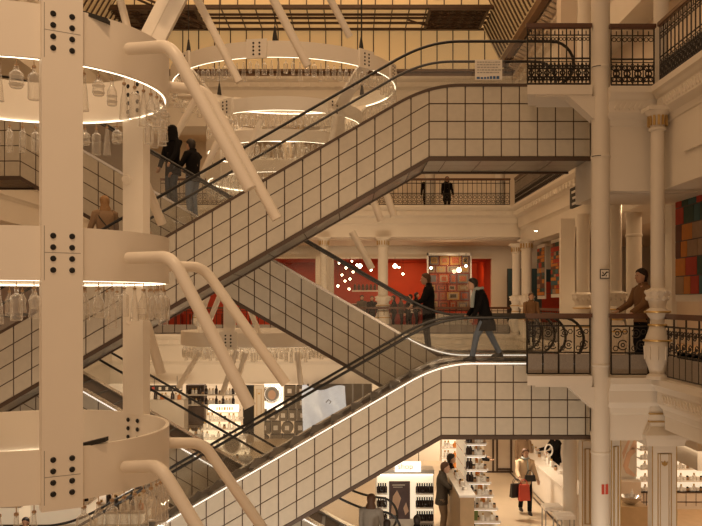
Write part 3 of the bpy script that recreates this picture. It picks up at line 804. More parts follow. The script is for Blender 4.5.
# thin bent tubes of the chandelier
for (a, c, e) in (((180, 96, 21.5), (196, 98, 21), (168, 150, 21)), ((352, 232, 20.6), (352, 232, 20.6), (372, 269, 20.6)), ((385, 190, 21), (385, 190, 21), (394, 216, 21)), ((371, 195, 21), (371, 195, 21), (381, 221, 21)),
                  ((230, 120, 20.6), (224, 128, 20.6), (196, 190, 20.6)), ((262, 120, 21), (258, 128, 21), (238, 180, 21)), ((330, 110, 21), (336, 118, 21), (330, 150, 21))):
    b = MB(); b.tube([W(*a), W(*c), W(*e)] if a != c else [W(*a), W(*e)], .09, 10); b.build('bent_tube', 'tube_white', ch1, smooth=True)
for (cx, cy, R, z, ind) in ((C1[0], C1[1], 3.02, 7.22, 1), (C1[0], C1[1], 2.08, 6.17, 0), (C1[0], C1[1], 2.08, 5.39, 0), (C1[0], C1[1], 2.08, 4.62, 0)):
    n = 110 if ind else 84
    if ind:
        for i in range(n):
            a = radians(-90)+2*pi*(i+.5)/n; side, k = ('right', i+1) if i < n/2 else ('left', n-i)
            kd = random.choice([0, 1, 2, 4, 5]); p = (cx+R*cos(a), cy+R*sin(a), z)
            px, py = proj(p)
            hang(kd, p, f'tiny clear bottle, {ordw(k)} {side}ward from the front plate, chandelier top ring', 'glass bottles hanging from the chandelier top ring', random.uniform(1.1, 1.5), 0, False)
    else:
        b = MB()
        for i in range(n):
            a = 2*pi*(i+.5)/n; s = random.uniform(1., 1.5); kd = random.choice([0, 1, 2, 4, 5])
            b.lathe([(r*s, z-(.07+zz)*s) for r, zz in KINDS[kd][1]], cx+R*cos(a), cy+R*sin(a), 7)
        o = b.build('glass_bottles', 'glass', origin=(cx, cy, z)); set3(o, f'tiny clear bottles hanging in a ring on the {["", "second", "third", "fourth"][int(round((6.95-z)/.8))]} tier of the chandelier', 'bottles', None, 'stuff')
# lower chandelier between the escalators, over the ground floor
C2 = (X(262, 24), 24.); R2 = 2.3
ch2 = empty('ring_chandelier', (C2[0], C2[1], -.9), 'lower white ring chandelier with bottle fringe between the crossing escalators', 'chandelier', 'tiered ring chandeliers')
band(ch2, C2[0], C2[1], R2, Z(348, 21.7), .38, 72, .05)
plate(ch2, C2[0], C2[1], R2, Z(348, 21.7), .38, radians(-106))
for (a, c) in (((237, 350, 21.7), (222, 395, 22)), ((246, 352, 21.7), (238, 378, 22)), ((297, 352, 22), (301, 385, 22)), ((200, 352, 22.5), (178, 388, 22.5)), ((208, 296, 22), (197, 326, 22)), ((222, 290, 22), (209, 322, 22)), ((250, 310, 22), (262, 340, 22))):
    b = MB(); b.tube([W(*a), W(*c)], .07, 8); b.build('bent_tube', 'tube_white', ch2, smooth=True)
for ang in (-106, 30, 150):
    ar = radians(ang); b = MB(); u = Vector((-sin(ar), cos(ar), 0)); n = Vector((cos(ar), sin(ar), 0))
    b.obox(Vector((C2[0]+(R2-.05)*cos(ar), C2[1]+(R2-.05)*sin(ar), 1.4)), u*.16, n*.03, Vector((0, 0, 1.3))); b.build('post', 'tower_white', ch2)
b = MB(); z = Z(348, 21.7)
for lay in (0, 1):
    for i in range(96):
        a = 2*pi*(i+.5*lay)/96; s = random.uniform(.9, 1.2); kd = random.choice([0, 1, 2, 4, 5]); rr = R2-.08-lay*.15
        b.lathe([(r*s, z-(.06+zz)*s) for r, zz in KINDS[kd][1]], C2[0]+rr*cos(a), C2[1]+rr*sin(a), 7)
o = b.build('glass_bottles', 'glass', origin=(C2[0], C2[1], z)); set3(o, 'fringe of tiny clear bottles under the lower white ring chandelier', 'bottles', None, 'stuff')
for g in PROTO:
    for ch in list(g.children): bpy.data.objects.remove(ch)
    bpy.data.objects.remove(g)
# ------------------------------------------------------------------ people
def skin_into(mb, verts, edges, root=0):
    me = bpy.data.meshes.new('tmp'); me.from_pydata([v[0] for v in verts], edges, [])
    o = bpy.data.objects.new('tmp', me); COL.objects.link(o)
    md = o.modifiers.new('s', 'SKIN'); md.use_smooth_shade = True
    sv = me.skin_vertices[0].data
    for i, v in enumerate(verts):
        r = v[1]; sv[i].radius = r if isinstance(r, tuple) else (r, r); sv[i].use_root = (i == root)
    sb = o.modifiers.new('u', 'SUBSURF'); sb.levels = 1; sb.render_levels = 1
    dg = bpy.context.evaluated_depsgraph_get(); ev = o.evaluated_get(dg); m2 = bpy.data.meshes.new_from_object(ev)
    mb.add([v.co[:] for v in m2.vertices], [tuple(p.vertices) for p in m2.polygons])
    bpy.data.objects.remove(o); bpy.data.meshes.remove(m2); bpy.data.meshes.remove(me)

def person(loc, H, face, label, hair='hair_dark', coat='coat_black', hem=.85, legs='trouser_black', shoes='bag_black', stride=0., lean=0.,
           la=(.05, .0), ra=(.05, .0), longhair=False, hood=False, group=None, flare=.0, bald=False, scarf=None, headturn=0, headdown=0, head_only=False):
    """la, ra: how far the wrist is raised forwards (0 hanging, 1 level) and out to the side"""
    k = H/1.75; loc = Vector(loc); root = empty('person', loc, label, 'person', group)
    R = Matrix.Rotation(face, 4, 'Z')
    def ln(x, y, z): return Vector((x+max(0, z-.9)*lean, y, z))
    pel = ln(0, 0, .95)
    def arm(s, a):
        f, o = a; sh = ln(0, s*.18, 1.40); el = sh+Vector((.05+.22*f, s*(.05+.1*o), -.27+.10*f)); 
        d = Vector((.06+.26*min(1, f*1.6), s*(.02+.08*o)-s*.05*f, -.25+.42*f)); d = d.normalized()*.25; wr = el+d
        return sh, el, wr, d.normalized()
    A = {1: arm(1, la), -1: arm(-1, ra)}
    def leg(s):
        ft = stride*s; an = Vector((ft, s*.085, .09+(.06 if ft < -.05 else 0))); hip = ln(0, s*.09, .90)
        kn = (hip+an)/2+Vector((.05+.03*abs(stride), 0, .03)); return hip, kn, an
    Lg = {1: leg(1), -1: leg(-1)}
    hc = ln(.02, 0, 1.63)+Vector((.02+headdown*.3, 0, -headdown*.15))
    vs = [(pel, (.15, .11)), (ln(0, 0, 1.08), (.135, .10)), (ln(0, 0, 1.26), (.155, .11)), (ln(0, 0, 1.40), (.12, .09)), (ln(.0, 0, 1.47), .055), (hc-Vector((.02, 0, .08)), .05)]
    es = [(0, 1), (1, 2), (2, 3), (3, 4), (4, 5)]
    for s in (1, -1):
        sh, el, wr, d = A[s]; b0 = len(vs)
        vs += [(sh, .052), (el, .04), (wr, .026)]; es += [(3, b0), (b0, b0+1), (b0+1, b0+2)]
    for s in (1, -1):
        hp, kn, an = Lg[s]; b0 = len(vs)
        vs += [(hp, .085), (kn, .055), (an, .04)]; es += [(0, b0), (b0, b0+1), (b0+1, b0+2)]
    mb = MB(); skin_into(mb, vs, es)
    # head: skull, jaw, nose, ears
    ct, st = cos(headturn), sin(headturn)
    def hd(x, y, z): return hc+Vector((x*ct-y*st, x*st+y*ct, z))
    prof = [(-.012, -.125, .018, .02), (.018, -.115, .045, .04), (.015, -.09, .066, .055), (.008, -.055, .078, .066), (0, -.01, .09, .072), (-.004, .03, .095, .075), (-.008, .065, .086, .068), (-.01, .095, .06, .05), (-.01, .112, .02, .018)]
    seg = 16; hv = []
    for cx, z, rx, ry in prof:
        for j in range(seg):
            a = 2*pi*j/seg; hv.append(hd(cx+rx*cos(a), ry*sin(a), z))
    n = len(prof); mb.add(hv, [(i*seg+j, i*seg+(j+1) % seg, (i+1)*seg+(j+1) % seg, (i+1)*seg+j) for i in range(n-1) for j in range(seg)]+[tuple(range(seg)), tuple((n-1)*seg+j for j in range(seg))])
    mb.tube([hd(.082, 0, .012), hd(.10, 0, -.02), hd(.108, 0, -.036), hd(.085, 0, -.045)], [.008, .011, .014, .010], 6)
    mb.tube([hd(.078, -.02, -.068), hd(.088, 0, -.066), hd(.078, .02, -.068)], .006, 5)
    for s in (1, -1): mb.tube([hd(0, s*.074, .015), hd(-.008, s*.084, .0), hd(0, s*.076, -.03)], [.012, .014, .008], 6)
    # hands: palm and five bent fingers
    for s in (1, -1):
        sh, el, wr, d = A[s]; side = Vector((0, 0, 1)).cross(d); side = side.normalized() if side.length > .2 else Vector((1, 0, 0))
        if abs(d.z) > .8: side = Vector((1, 0, 0)); side = (side-d*side.dot(d)).normalized()
        nrm = d.cross(side).normalized()*(-s)
        mb.tube([wr-d*.01, wr+d*.03, wr+d*.07, wr+d*.088], [.024, .032, .036, .03], 8, flat=.6)
        for q, (off, ln_) in enumerate(((-.027, .055), (-.009, .068), (.009, .072), (.027, .062))):
            p0 = wr+d*.08+side*off; p1 = p0+d*ln_*.45+nrm*.006; p2 = p0+d*ln_*.75+nrm*.022; p3 = p0+d*ln_*.88+nrm*.042
            mb.tube([p0, p1, p2, p3], [.0095, .009, .008, .006], 6)
        t0 = wr+d*.03+side*.03; mb.tube([t0, t0+side*.022+d*.022, t0+side*.024+d*.052+nrm*.01], [.012, .011, .008], 6)
    def put(m): m.v = [tuple(loc+(R @ (Vector(p)*k))) for p in m.v]; return m
    put(mb).build('body', 'skin', root, smooth=True, angle=80)
    m = MB()
    for s in (1, -1): m.ball(hd(.084, s*.03, .01), .007, seg=6)
    put(m).build('eyes', 'bag_black', root, smooth=True)
    # hair
    m = MB(); hv = []; top_ = 1.06
    hp = [(-.04, -.095, .062, .062), (-.032, -.06, .082, .078), (-.026, -.02, .096, .087), (-.020, .02, .106, .092), (-.010, .055, .112, .092), (-.012, .09, .098, .082), (-.015, .122, .062, .055), (-.015, .138, .02, .02)]
    if bald: hp = hp[:3]
    if longhair: hp = [(-.07, -.27, .045, .09), (-.065, -.2, .065, .11), (-.05, -.12, .08, .108)]+hp[1:]
    for cx, z, rx, ry in hp:
        for j in range(seg):
            a = 2*pi*j/seg; x = rx*cos(a)
            if z < .045: x = min(x, .03 if z > 0 else -.005)
            elif z < .08: x = min(x, .070)            # leaves the face free
            hv.append(hd(cx+x, ry*sin(a)*(1.04), z))
    n = len(hp); m.add(hv, [(i*seg+j, i*seg+(j+1) % seg, (i+1)*seg+(j+1) % seg, (i+1)*seg+j) for i in range(n-1) for j in range(seg)]+[tuple(range(seg)), tuple((n-1)*seg+j for j in range(seg))])
    put(m).build('hair', hair, root, smooth=True, angle=80)
    if hood:
        m = MB(); m.loft([(hc.x-.03, 0, hc.z-.2, .14, .16), (hc.x-.02, 0, hc.z-.1, .13, .13), (hc.x-.025, 0, hc.z, .125, .11), (hc.x-.02, 0, hc.z+.1, .11, .1), (hc.x-.03, 0, hc.z+.15, .05, .05)], 14)
        put(m).build('hood', coat, root, smooth=True)
    # coat: one garment with sleeves, collar and hem
    m = MB()
    def T(x, y, z, rx, ry): q = ln(x, y, z); return (q.x, q.y, q.z, rx, ry)
    rg = []
    if hem < .9:
        rg += [T(-.01+stride*.05, 0, hem, .15+flare, .20+flare), T(-.01, 0, (hem+.95)/2, .145+flare*.6, .19+flare*.6)]
    rg += [T(0, 0, .95, .14, .18), T(0, 0, 1.08, .125, .165), T(0, 0, 1.25, .135, .19), T(0, 0, 1.36, .125, .205), T(0, 0, 1.43, .10, .17), T(0, 0, 1.475, .075, .10), T(.0, 0, 1.53, .07, .075)]
    m.loft(rg, 18)
    for s in (1, -1):
        sh, el, wr, d = A[s]; mid = (sh+el)/2
        m.tube([sh+Vector((0, -s*.05, .0)), sh+Vector((0, s*.015, -.01)), mid, el, (el+wr)/2, wr+d*.01], [.085, .08, .068, .06, .052, .046], 10)
    put(m).build('coat', coat, root, smooth=True, angle=80)
    if scarf:
        m = MB(); c = ln(.01, 0, 1.50); m.tube([c+Vector((.085*cos(a), .085*sin(a), .01*sin(3*a))) for a in [2*pi*j/12 for j in range(12)]], .035, 8, closed=True)
        m.tube([c+Vector((.09, .02, 0)), c+Vector((.13, .03, -.2)), c+Vector((.14, .03, -.4))], [.03, .04, .035], 8, flat=.5)
        put(m).build('scarf', scarf, root, smooth=True)
    # trousers
    m = MB(); m.loft([T(0, 0, .84, .115, .16), T(0, 0, .92, .12, .165), T(0, 0, 1.0, .11, .15)], 14)
    for s in (1, -1):
        hp_, kn, an = Lg[s]; m.tube([hp_+Vector((0, 0, .02)), (hp_+kn)/2, kn, (kn+an)/2, an+Vector((0, 0, .0))], [.098, .088, .07, .062, .058], 12)
    put(m).build('trousers', legs, root, smooth=True, angle=80)
    for s in (1, -1):
        an = Lg[s][2]; m = MB(); z0 = an.z-.09
        m.loft([(an.x+.045, an.y, z0, .135, .044), (an.x+.05, an.y, z0+.03, .13, .044), (an.x+.03, an.y, z0+.06, .10, .042), (an.x, an.y, z0+.10, .055, .045), (an.x, an.y, z0+.13, .055, .05)], 12)
        put(m).build('shoe', shoes, root, smooth=True)
    root['_A'] = 0
    def wpos(s): return loc+(R @ ((A[s][2]+A[s][3]*.09)*k))
    return root, wpos
LEFT, RIGHT, AWAY, NEAR = pi, 0., pi/2, -pi/2
def deck3(x): return softline(x, -7.35, -7.35+5.35/TAN, E1T, E2T)
def deck1(x): return softline(x, 1.5-5.35/TAN, 1.5, E2T, E1T)
def handbag(p, w, h, d, m, label, cat='bag', yaw=0.):
    root = empty('handbag', (p.x, p.y, p.z-h-.12), label, cat)
    b = MB(); u = Vector((cos(yaw), sin(yaw), 0)); n = Vector((-sin(yaw), cos(yaw), 0)); c = p-Vector((0, 0, .12+h/2))
    vs = []
    for (zz, a, e) in ((-1, 1., 1.), (1, .88, .6)):
        for (i, j) in ((-1, -1), (1, -1), (1, 1), (-1, 1)): vs.append(c+u*i*w/2*a+n*j*d/2*e+Vector((0, 0, zz*h/2)))
    b.add(vs, [(3, 2, 1, 0), (4, 5, 6, 7), (0, 1, 5, 4), (1, 2, 6, 5), (2, 3, 7, 6), (3, 0, 4, 7)]); b.build('bag_body', m, root)
    for s in (-1, 1):
        b = MB(); b.tube([c+n*s*d*.25+u*(w*.3*cos(a))+Vector((0, 0, h/2+.13*sin(a))) for a in [pi*j/8 for j in range(9)]], .007, 5); b.build('handle', m, root)
    return root
# on the escalators
person((-4.16, 19.42, deck3(-4.08)-.15), 1.92, LEFT+.9, 'person in a black hooded coat, upper of two standing close together on the rear escalator', coat='coat_black', hem=.7, hood=True, legs='jeans_dark', la=(.2, 0))
person((-3.62, 19.05, deck3(-3.62)-.18), 1.86, LEFT-.5, 'person in black jacket and blue jeans behind a hooded companion on the rear escalator', coat='coat_black', hem=.82, legs='jeans', longhair=False, la=(.3, .2), ra=(.5, 0), headdown=.1)
q, wp = person((X(105, 16.8), 16.8, deck1(X(105, 16.8))-.1), 1.76, AWAY+.6, 'blond person in a tan top with a dark crossbody strap riding the upper escalator', hair='hair_blond', coat='top_tan', hem=.86, legs='trouser_black', la=(.1, .3), ra=(.1, .2), longhair=True)
b = MB(); l_ = Vector((X(105, 16.8), 16.8, deck1(X(105, 16.8))-.1))
b.tube([l_+Vector((-.15, -.10, 1.45)), l_+Vector((-.05, -.17, 1.3)), l_+Vector((.1, -.19, 1.12)), l_+Vector((.22, -.12, .98))], .012, 5)
b.obox(l_+Vector((.25, -.1, .9)), (.1, 0, 0), (0, .05, 0), (0, 0, .08)); o = b.build('crossbody_bag', 'bag_black', origin=tuple(l_+Vector((.25, -.1, .85)))); set3(o, 'small black crossbody bag on the blond person', 'bag')
person((X(136, 17.), 17., deck1(X(136, 17.))-.1), 1.6, AWAY, 'dark-haired person in black partly hidden behind the rear tower post on the upper escalator', coat='coat_black', hem=.8)
person((1.80, 19.3, E2T-.05), 1.86, LEFT, 'person in long black coat and black trousers at the foot of the rear escalator', hair='hair_brown', coat='coat_black', hem=.62, legs='trouser_black', la=(.35, .1), ra=(.3, .1), headdown=.1, longhair=False)
person((X(484, 17), 16.75, E2T-.03), 1.68, LEFT, 'person in black coat and blue jeans striding across the middle landing', hair='hair_dark', coat='coat_black', hem=.62, flare=.07, legs='jeans', stride=.30, lean=.24, la=(.1, 0), ra=(.15, 0), headdown=.25, scarf='scarf')
# far upper balcony
person((X(427, 38), 38, L2), 1.74, AWAY, 'person in a dark coat, left of two behind the far upper railing', coat='coat_black', hem=.6)
person((X(447, 38), 38, L2), 1.70, NEAR, 'long-haired person in a dark coat, right of two behind the far upper railing', hair='hair_brown', coat='coat_black', hem=.6, longhair=True)
# level-one gallery, right
person((X(643, 15.9), 15.9, L1), 1.98, LEFT+.25, 'person in a brown jacket behind the gallery railing beside the vase-based column', hair='hair_dark', coat='coat_brown', hem=.86, legs='trouser_black', la=(.3, -.3), ra=(.35, -.3))
person((X(531, 26), 26, L1), 1.62, NEAR, 'brown-haired person behind the far end of the middle landing railing', hair='hair_brown', coat='coat_brown', hem=.8)
# café guests
CAFE = [(394, 38.6, 1.62, 'coat_black', 'hair_dark', 'leftmost guest in black near the café columns'), (401, 39.0, 1.6, 'coat_tweed', 'hair_brown', 'guest in grey tweed between two dark-clad café guests'),
        (408, 38.2, 1.58, 'coat_black', 'hair_dark', 'guest in black beside the one in the pale shirt at the red café'), (411, 39.2, 1.68, 'label_white', 'hair_dark', 'guest in a pale shirt at the red café'),
        (416, 38.4, 1.76, 'coat_black', 'hair_dark', 'tall guest in black just left of the escalator rider at the red café'), (372, 38.4, 1.6, 'coat_black', 'hair_brown', 'guest in black left of the round café column'), (362, 39, 1.64, 'coat_tweed', 'hair_dark', 'guest in tweed under the café lamps')]
for px, D, H, ct_, hr, lb in CAFE: person((X(px, D), D, L1), H, random.choice([NEAR, LEFT, RIGHT]), 'cafe '+lb if False else lb, hair=hr, coat=ct_, group='guests at the red café')
# ground floor
wpn, wp = person((X(525, 22.6), 22.6, L0), 1.76, NEAR+.15, 'person in a long beige coat and black boots walking down the bright aisle', hair='hair_brown', coat='coat_beige', hem=.42, flare=.03, legs='trouser_black', stride=.12, la=(.2, .05), ra=(.35, .3), longhair=True, scarf='scarf')
h1 = wp(-1)
handbag(h1+Vector((-.10, -.02, .02)), .34, .36, .14, 'bag_black', 'black shopping bag carried by the person in the beige coat', yaw=.3)
handbag(h1+Vector((.08, -.14, .02)), .30, .42, .12, 'bag_red', 'red shopping bag carried in front of the black one', yaw=.2)
handbag(Vector((X(530, 22.3), 22.3, L0+1.22)), .30, .16, .1, 'bag_black', 'small black belt bag at the waist of the beige coat', yaw=.1)
person((X(442, 20.3), 20.3, L0), 1.86, RIGHT-.25, 'person in a dark tweed jacket and khaki trousers reaching over the counter', hair='hair_brown', coat='coat_tweed', hem=.78, legs='trouser_khaki', la=(.1, 0), ra=(.75, .1), headdown=.15)
person((X(450, 21.6), 21.6, L0), 1.80, RIGHT, 'dark-haired person in black behind the one in the tweed jacket', coat='coat_black', la=(.25, .1), ra=(.25, 0), hem=.8)
person((X(371, 17.5), 17.5, L0), 1.70, AWAY-.25, 'person in a pale grey sweater seen from behind near the perfume wall', hair='hair_brown', coat='top_grey', hem=.86, legs='trouser_black', longhair=True)
person((X(387, 16.75), 16.75, L0), 1.36, AWAY, 'person with dark hair low beside the grey sweater', coat='coat_black', hair='hair_dark')
person((X(417, 17.0), 17.0, L0), 1.38, AWAY, 'short dark-haired person before the perfume wall', coat='coat_black', hair='hair_dark')
person((6.3, 25.6, L0), 1.80, LEFT+.3, 'person all in black standing behind the long white counter', coat='coat_black', hem=.8, la=(.5, .1), ra=(.5, .1))
person((X(523, 26.0), 26.0, L0), 1.72, NEAR, 'person with light brown hair standing behind the beige coat', hair='hair_blond', coat='top_tan')
person((X(474, 24.5), 24.5, L0), 1.74, RIGHT, 'person in a black jacket at the far end of the tiered display', coat='coat_black', la=(.5, .1), ra=(.5, 0))
person((X(26, 17), 17, L0), 1.35, NEAR, 'dark-haired person under the left side of the white tower', coat='coat_beige')
person((X(168, 35.8), 35.8, L0), 1.62, NEAR, 'dark-haired person in black behind a far ground-floor counter', coat='coat_black')

# ------------------------------------------------------------------ red café and hangings
def patchwork(name, label, origin, w, h, nx, nz, seed, cols, axis='x', th=.05, cat='wall hanging', frames=False, strips=True, grid=None):
    """cloth hanging of patches; axis x: faces the viewer, axis y: runs along the gallery"""
    rnd = random.Random(seed); root = empty(name, origin, label, cat, None)
    o = Vector(origin); u = Vector((1, 0, 0)) if axis == 'x' else Vector((0, 1, 0)); n = Vector((0, -1, 0)) if axis == 'x' else Vector((-1, 0, 0))
    b = MB(); b.obox(o+u*w/2+Vector((0, 0, h/2)), u*w/2, n*th/2, Vector((0, 0, h/2))); b.build('backing_cloth', 'label_white' if strips else 'brown_dark', root)
    b = MB(); m0 = .0 if not strips else .06
    zs = sorted([rnd.uniform(.7, 1.3) for _ in range(nz)]); rnd.shuffle(zs); tot = sum(zs); z = h*m0
    b.obox(o+u*w/2+n*(th/2+.004)+Vector((0, 0, h/2)), u*(w/2-.02), n*.004, Vector((0, 0, h/2-h*m0)), len(cols)-1)
    for ri, r in enumerate(zs):
        hh = r/tot*h*(1-2*m0); xs_ = [rnd.uniform(.6, 1.4) for _ in range(nx)]; t = sum(xs_); x = .02; off = rnd.uniform(0, .02)
        for qi, q in enumerate(xs_):
            ww = q/t*(w-.04); gx = min(.035, ww*.12) if frames else .012; c = o+u*(x+ww/2)+n*(th/2+.01)+Vector((0, 0, z+hh/2))
            b.obox(c, u*(ww/2-gx), n*.008, Vector((0, 0, hh/2-gx)), grid[ri][qi] if grid else rnd.randrange(len(cols)-1))
            if frames:
                b.obox(c+n*.01, u*(ww/2-gx)*.72, n*.006, Vector((0, 0, (hh/2-gx)*.7)), rnd.randrange(len(cols)-1)); b.obox(c+n*.014, u*(ww/2-gx)*.5, n*.006, Vector((0, 0, (hh/2-gx)*.45)), rnd.randrange(len(cols)-1))
            x += ww
        z += hh
    b.build('patches', cols, root); return root
for i, (nm, c) in enumerate((('patch_red', (.42, .045, .02)), ('patch_orange', (.55, .20, .03)), ('patch_green', (.04, .075, .05)), ('patch_teal', (.05, .12, .13)), ('patch_tan', (.34, .22, .13)), ('patch_brown', (.14, .055, .035)), ('patch_plum', (.13, .07, .08)), ('patch_grey', (.16, .17, .19)))): mk(nm, c, .85, var=.2, scale=8.)
PC = ['patch_red', 'patch_orange', 'patch_green', 'patch_teal', 'patch_tan', 'patch_brown', 'patch_orange', 'patch_brown', 'brown_dark']
G_ = [[4, 3, 0, 1, 4], [2, 1, 2, 0, 1], [0, 4, 4, 1, 5], [3, 1, 4, 1, 5], [1, 2, 3, 2, 0], [4, 0, 3, 2, 0]]
patchwork('tapestry', 'large patchwork tapestry of orange, green and brown blocks on the right gallery side', (6.6, 14.85, 1.36), 2.0, 2.32, 5, 6, 5, PC, axis='y', grid=G_)
patchwork('tapestry', 'narrow striped patchwork tapestry, first behind the two slender columns', (7.55, 32.3, 1.45), 1.3, 2.15, 3, 12, 8, PC, axis='y')
patchwork('tapestry', 'patchwork tapestry in reds and browns, nearer one beside the square pillar', (7.55, 29.6, 1.5), 1.7, 2.15, 4, 13, 9, PC, axis='y')
patchwork('tapestry', 'dark blue tapestry beside the square pillar, partly hidden', (7.8, 24.2, 1.0), 1.8, 2.2, 3, 6, 10, ['patch_teal', 'patch_grey', 'teal_dark', 'patch_teal', 'teal_dark'], axis='y')
patchwork('wall_panel', 'red and dark block-pattern wall panel between the tapestries', (X(541, 37.5), 37.5, .4), .95, 2.4, 1, 4, 11, ['patch_red', 'teal_dark', 'patch_red', 'teal_dark'], strips=False, cat='panel')
patchwork('wall_panel', 'dark teal wall panel left of the slender columns', (X(507, 39.3), 39.3, 0.4), 1.6, 2.5, 2, 2, 12, ['teal_dark', 'dark', 'teal_dark', 'dark'], strips=False, cat='panel')
# framed patchwork in a glass case
fx0, fx1 = X(427, 36.6), X(471, 36.6); fz0, fz1 = .05, Z(253, 36.6)
mk('fr1', (.34, .20, .09), .6); mk('fr2', (.55, .30, .07), .6, var=.2, scale=9.); mk('fr3', (.16, .15, .17), .6); mk('fr4', (.48, .10, .04), .6); mk('fr5', (.42, .33, .24), .6)
aw = patchwork('framed_art_wall', 'tall display of many small framed pictures behind glass at the red café', (fx0+.06, 36.6, fz0+.9), fx1-fx0-.12, fz1-fz0-1.0, 4, 6, 21, ['fr1', 'fr2', 'fr3', 'fr4', 'fr5', 'brown_dark', 'fr4', 'red_dark'], frames=True, strips=False, cat='display')
b = MB(); b.box(fx0, fx0+.05, 36.4, 36.7, fz0, fz1); b.box(fx1-.05, fx1, 36.4, 36.7, fz0, fz1); b.box(fx0, fx1, 36.4, 36.7, fz1-.12, fz1); b.box(fx0, fx1, 36.4, 36.8, fz0, fz0+.75); b.build('case_frame', 'white_gloss', aw)
b = MB(); b.box(fx0+.05, fx1-.05, 36.42, 36.43, fz0+.75, fz1-.12); b.build('glass_front', 'pane', aw)
# café counter, shelf, pendants
b = MB(); b.box(X(335, 40.5), X(425, 40.5), 40.4, 41.2, 0, 1.15, 0); b.box(X(333, 40.5), X(427, 40.5), 40.3, 41.3, 1.15, 1.22, 1)
o = b.build('cafe_counter', ['red_dark', 'wood_rail'], origin=(1, 40.4, 0)); set3(o, 'long dark red café counter behind the standing guests', 'counter')
b = MB(); b.box(X(352, 43), X(382, 43), 42.8, 43.2, 1.85, 1.93); b.box(X(352, 43), X(382, 43), 42.9, 43.2, 1.2, 1.24)
o = b.build('wall_shelf', 'label_white', origin=(1, 42.9, 1.2)); set3(o, 'pale back shelf of dark jars above the café counter', 'shelf')
for i in range(7):
    x = X(355+i*4, 42.95); b = MB(); b.lathe([(.07, 1.93), (.08, 2.0), (.08, 2.14), (.04, 2.2), (.04, 2.24), (0, 2.24)], x, 42.95, 10); o = b.build('jar', 'brown_dark', origin=(x, 42.95, 1.93), smooth=True)
    set3(o, f'dark jar, {ordw(i+1)} from the left on the café back shelf', 'jar', 'jars on the café back shelf')
PEND = [(338, 286, 38.5), (342, 275, 40), (346, 268, 39), (350, 279, 38.2), (353, 272, 41), (357, 265, 40), (360, 266, 38.6), (345, 281, 42), (371, 270, 39), (395, 266, 38.4), (399, 267.5, 41), (403, 274, 40.4), (431, 268, 35.6), (459, 270, 35.6), (466, 266, 35.4), (352, 261, 42), (339, 263, 41), (349, 289, 41)]
for i, (px, py, D) in enumerate(PEND):
    p = W(px, py, D); rr = .055 if i not in (9, 6, 13) else .10
    b = MB(); b.ball(p, rr, seg=10); o = b.build('pendant_lamp', 'lamp', origin=tuple(p), smooth=True); set3(o, f'small glowing globe lamp, {ordw(sorted(q[0] for q in PEND).index(px)+1)} from the left in the red café', 'lamp', 'globe lamps of the red café')
    b = MB(); b.tube([p+Vector((0, 0, rr)), Vector((p.x, p.y, 3.4))], .008, 4); b.build('cord', 'dark', o)
for i, (px, D) in enumerate(((176, 40), (190, 41), (222, 41), (250, 40.8), (312, 42))):
    x = X(px, D); t = empty('cafe_table', (x, D, 0), f'small red-topped table, {ordw(i+1)} from the left inside the red café', 'table', 'tables inside the red café')
    b = MB(); b.lathe([(.4, .72), (.4, .76)], x, D, 20); b.build('tabletop', 'red_dark', t); b = MB(); b.lathe([(.2, 0), (.2, .03), (.03, .05), (.03, .72)], x, D, 12); b.build('leg', 'dark', t)
b = MB(); 
for px0, px1 in ((168, 182), (188, 205), (210, 234)): b.box(X(px0, 43), X(px1, 43), 42.6, 43.3, 0, 1.1)
o = b.build('banquette', 'red_wall', origin=(X(168, 43), 43, 0)); set3(o, 'low red padded banquette at the back of the red café', 'bench')
# dark direction sign on the gallery front
b = MB(); b.box(RX-.10, RX-.02, 23.1, 25.1, 4.15, 4.75)
sg = b.build('direction_sign', 'dark', origin=(RX-.1, 23.1, 4.15)); set3(sg, 'dark rectangular direction sign on the gallery edge behind the tall column', 'sign')
b = MB(); random.seed(5)
for r, z in enumerate((4.6, 4.42, 4.25)):
    y = 23.3
    while y < 24.8:
        w_ = random.uniform(.06, .16); b.box(RX-.115, RX-.10, y, y+w_, z-.03, z+.04); y += w_+.05
b.build('lettering', 'label_white', sg)
# ------------------------------------------------------------------ ground floor shop
random.seed(21)
def bottle_proto(name, body_m, cap_m, prof, capr, caph):
    b = MB(); b.lathe(prof, 0, 0, 10); g = b.build(name, body_m, smooth=True)
    z = prof[-1][1]; b = MB(); b.lathe([(capr, z), (capr, z+caph), (0, z+caph+.004)], 0, 0, 8); b.build('cap', cap_m, g); return g
SP = [bottle_proto('perfume_bottle', 'liquid_dark', 'dark', [(.045, 0), (.047, .02), (.047, .14), (.03, .17), (.016, .18)], .02, .07),
      bottle_proto('perfume_bottle', 'white_gloss', 'gold', [(.04, 0), (.042, .01), (.042, .11), (.02, .13)], .022, .04),
      bottle_proto('perfume_bottle', 'orange', 'gold', [(.05, 0), (.055, .03), (.05, .09), (.02, .12)], .02, .04),
      bottle_proto('cosmetic_jar', 'white_gloss', 'white_gloss', [(.045, 0), (.05, .01), (.05, .05), (.045, .055)], .05, .025),
      bottle_proto('cosmetic_jar', 'copper', 'dark', [(.035, 0), (.037, .01), (.037, .07), (.03, .075)], .03, .03)]
def stand(kind, p, label, group, s=1., caps=True):
    o = SP[kind].copy(); COL.objects.link(o); o.location = p; o.scale = (s, s, s); set3(o, label, 'bottle' if kind < 3 else 'jar', group)
    if caps:
        for ch in SP[kind].children:
            c = ch.copy(); COL.objects.link(c); c.parent = o
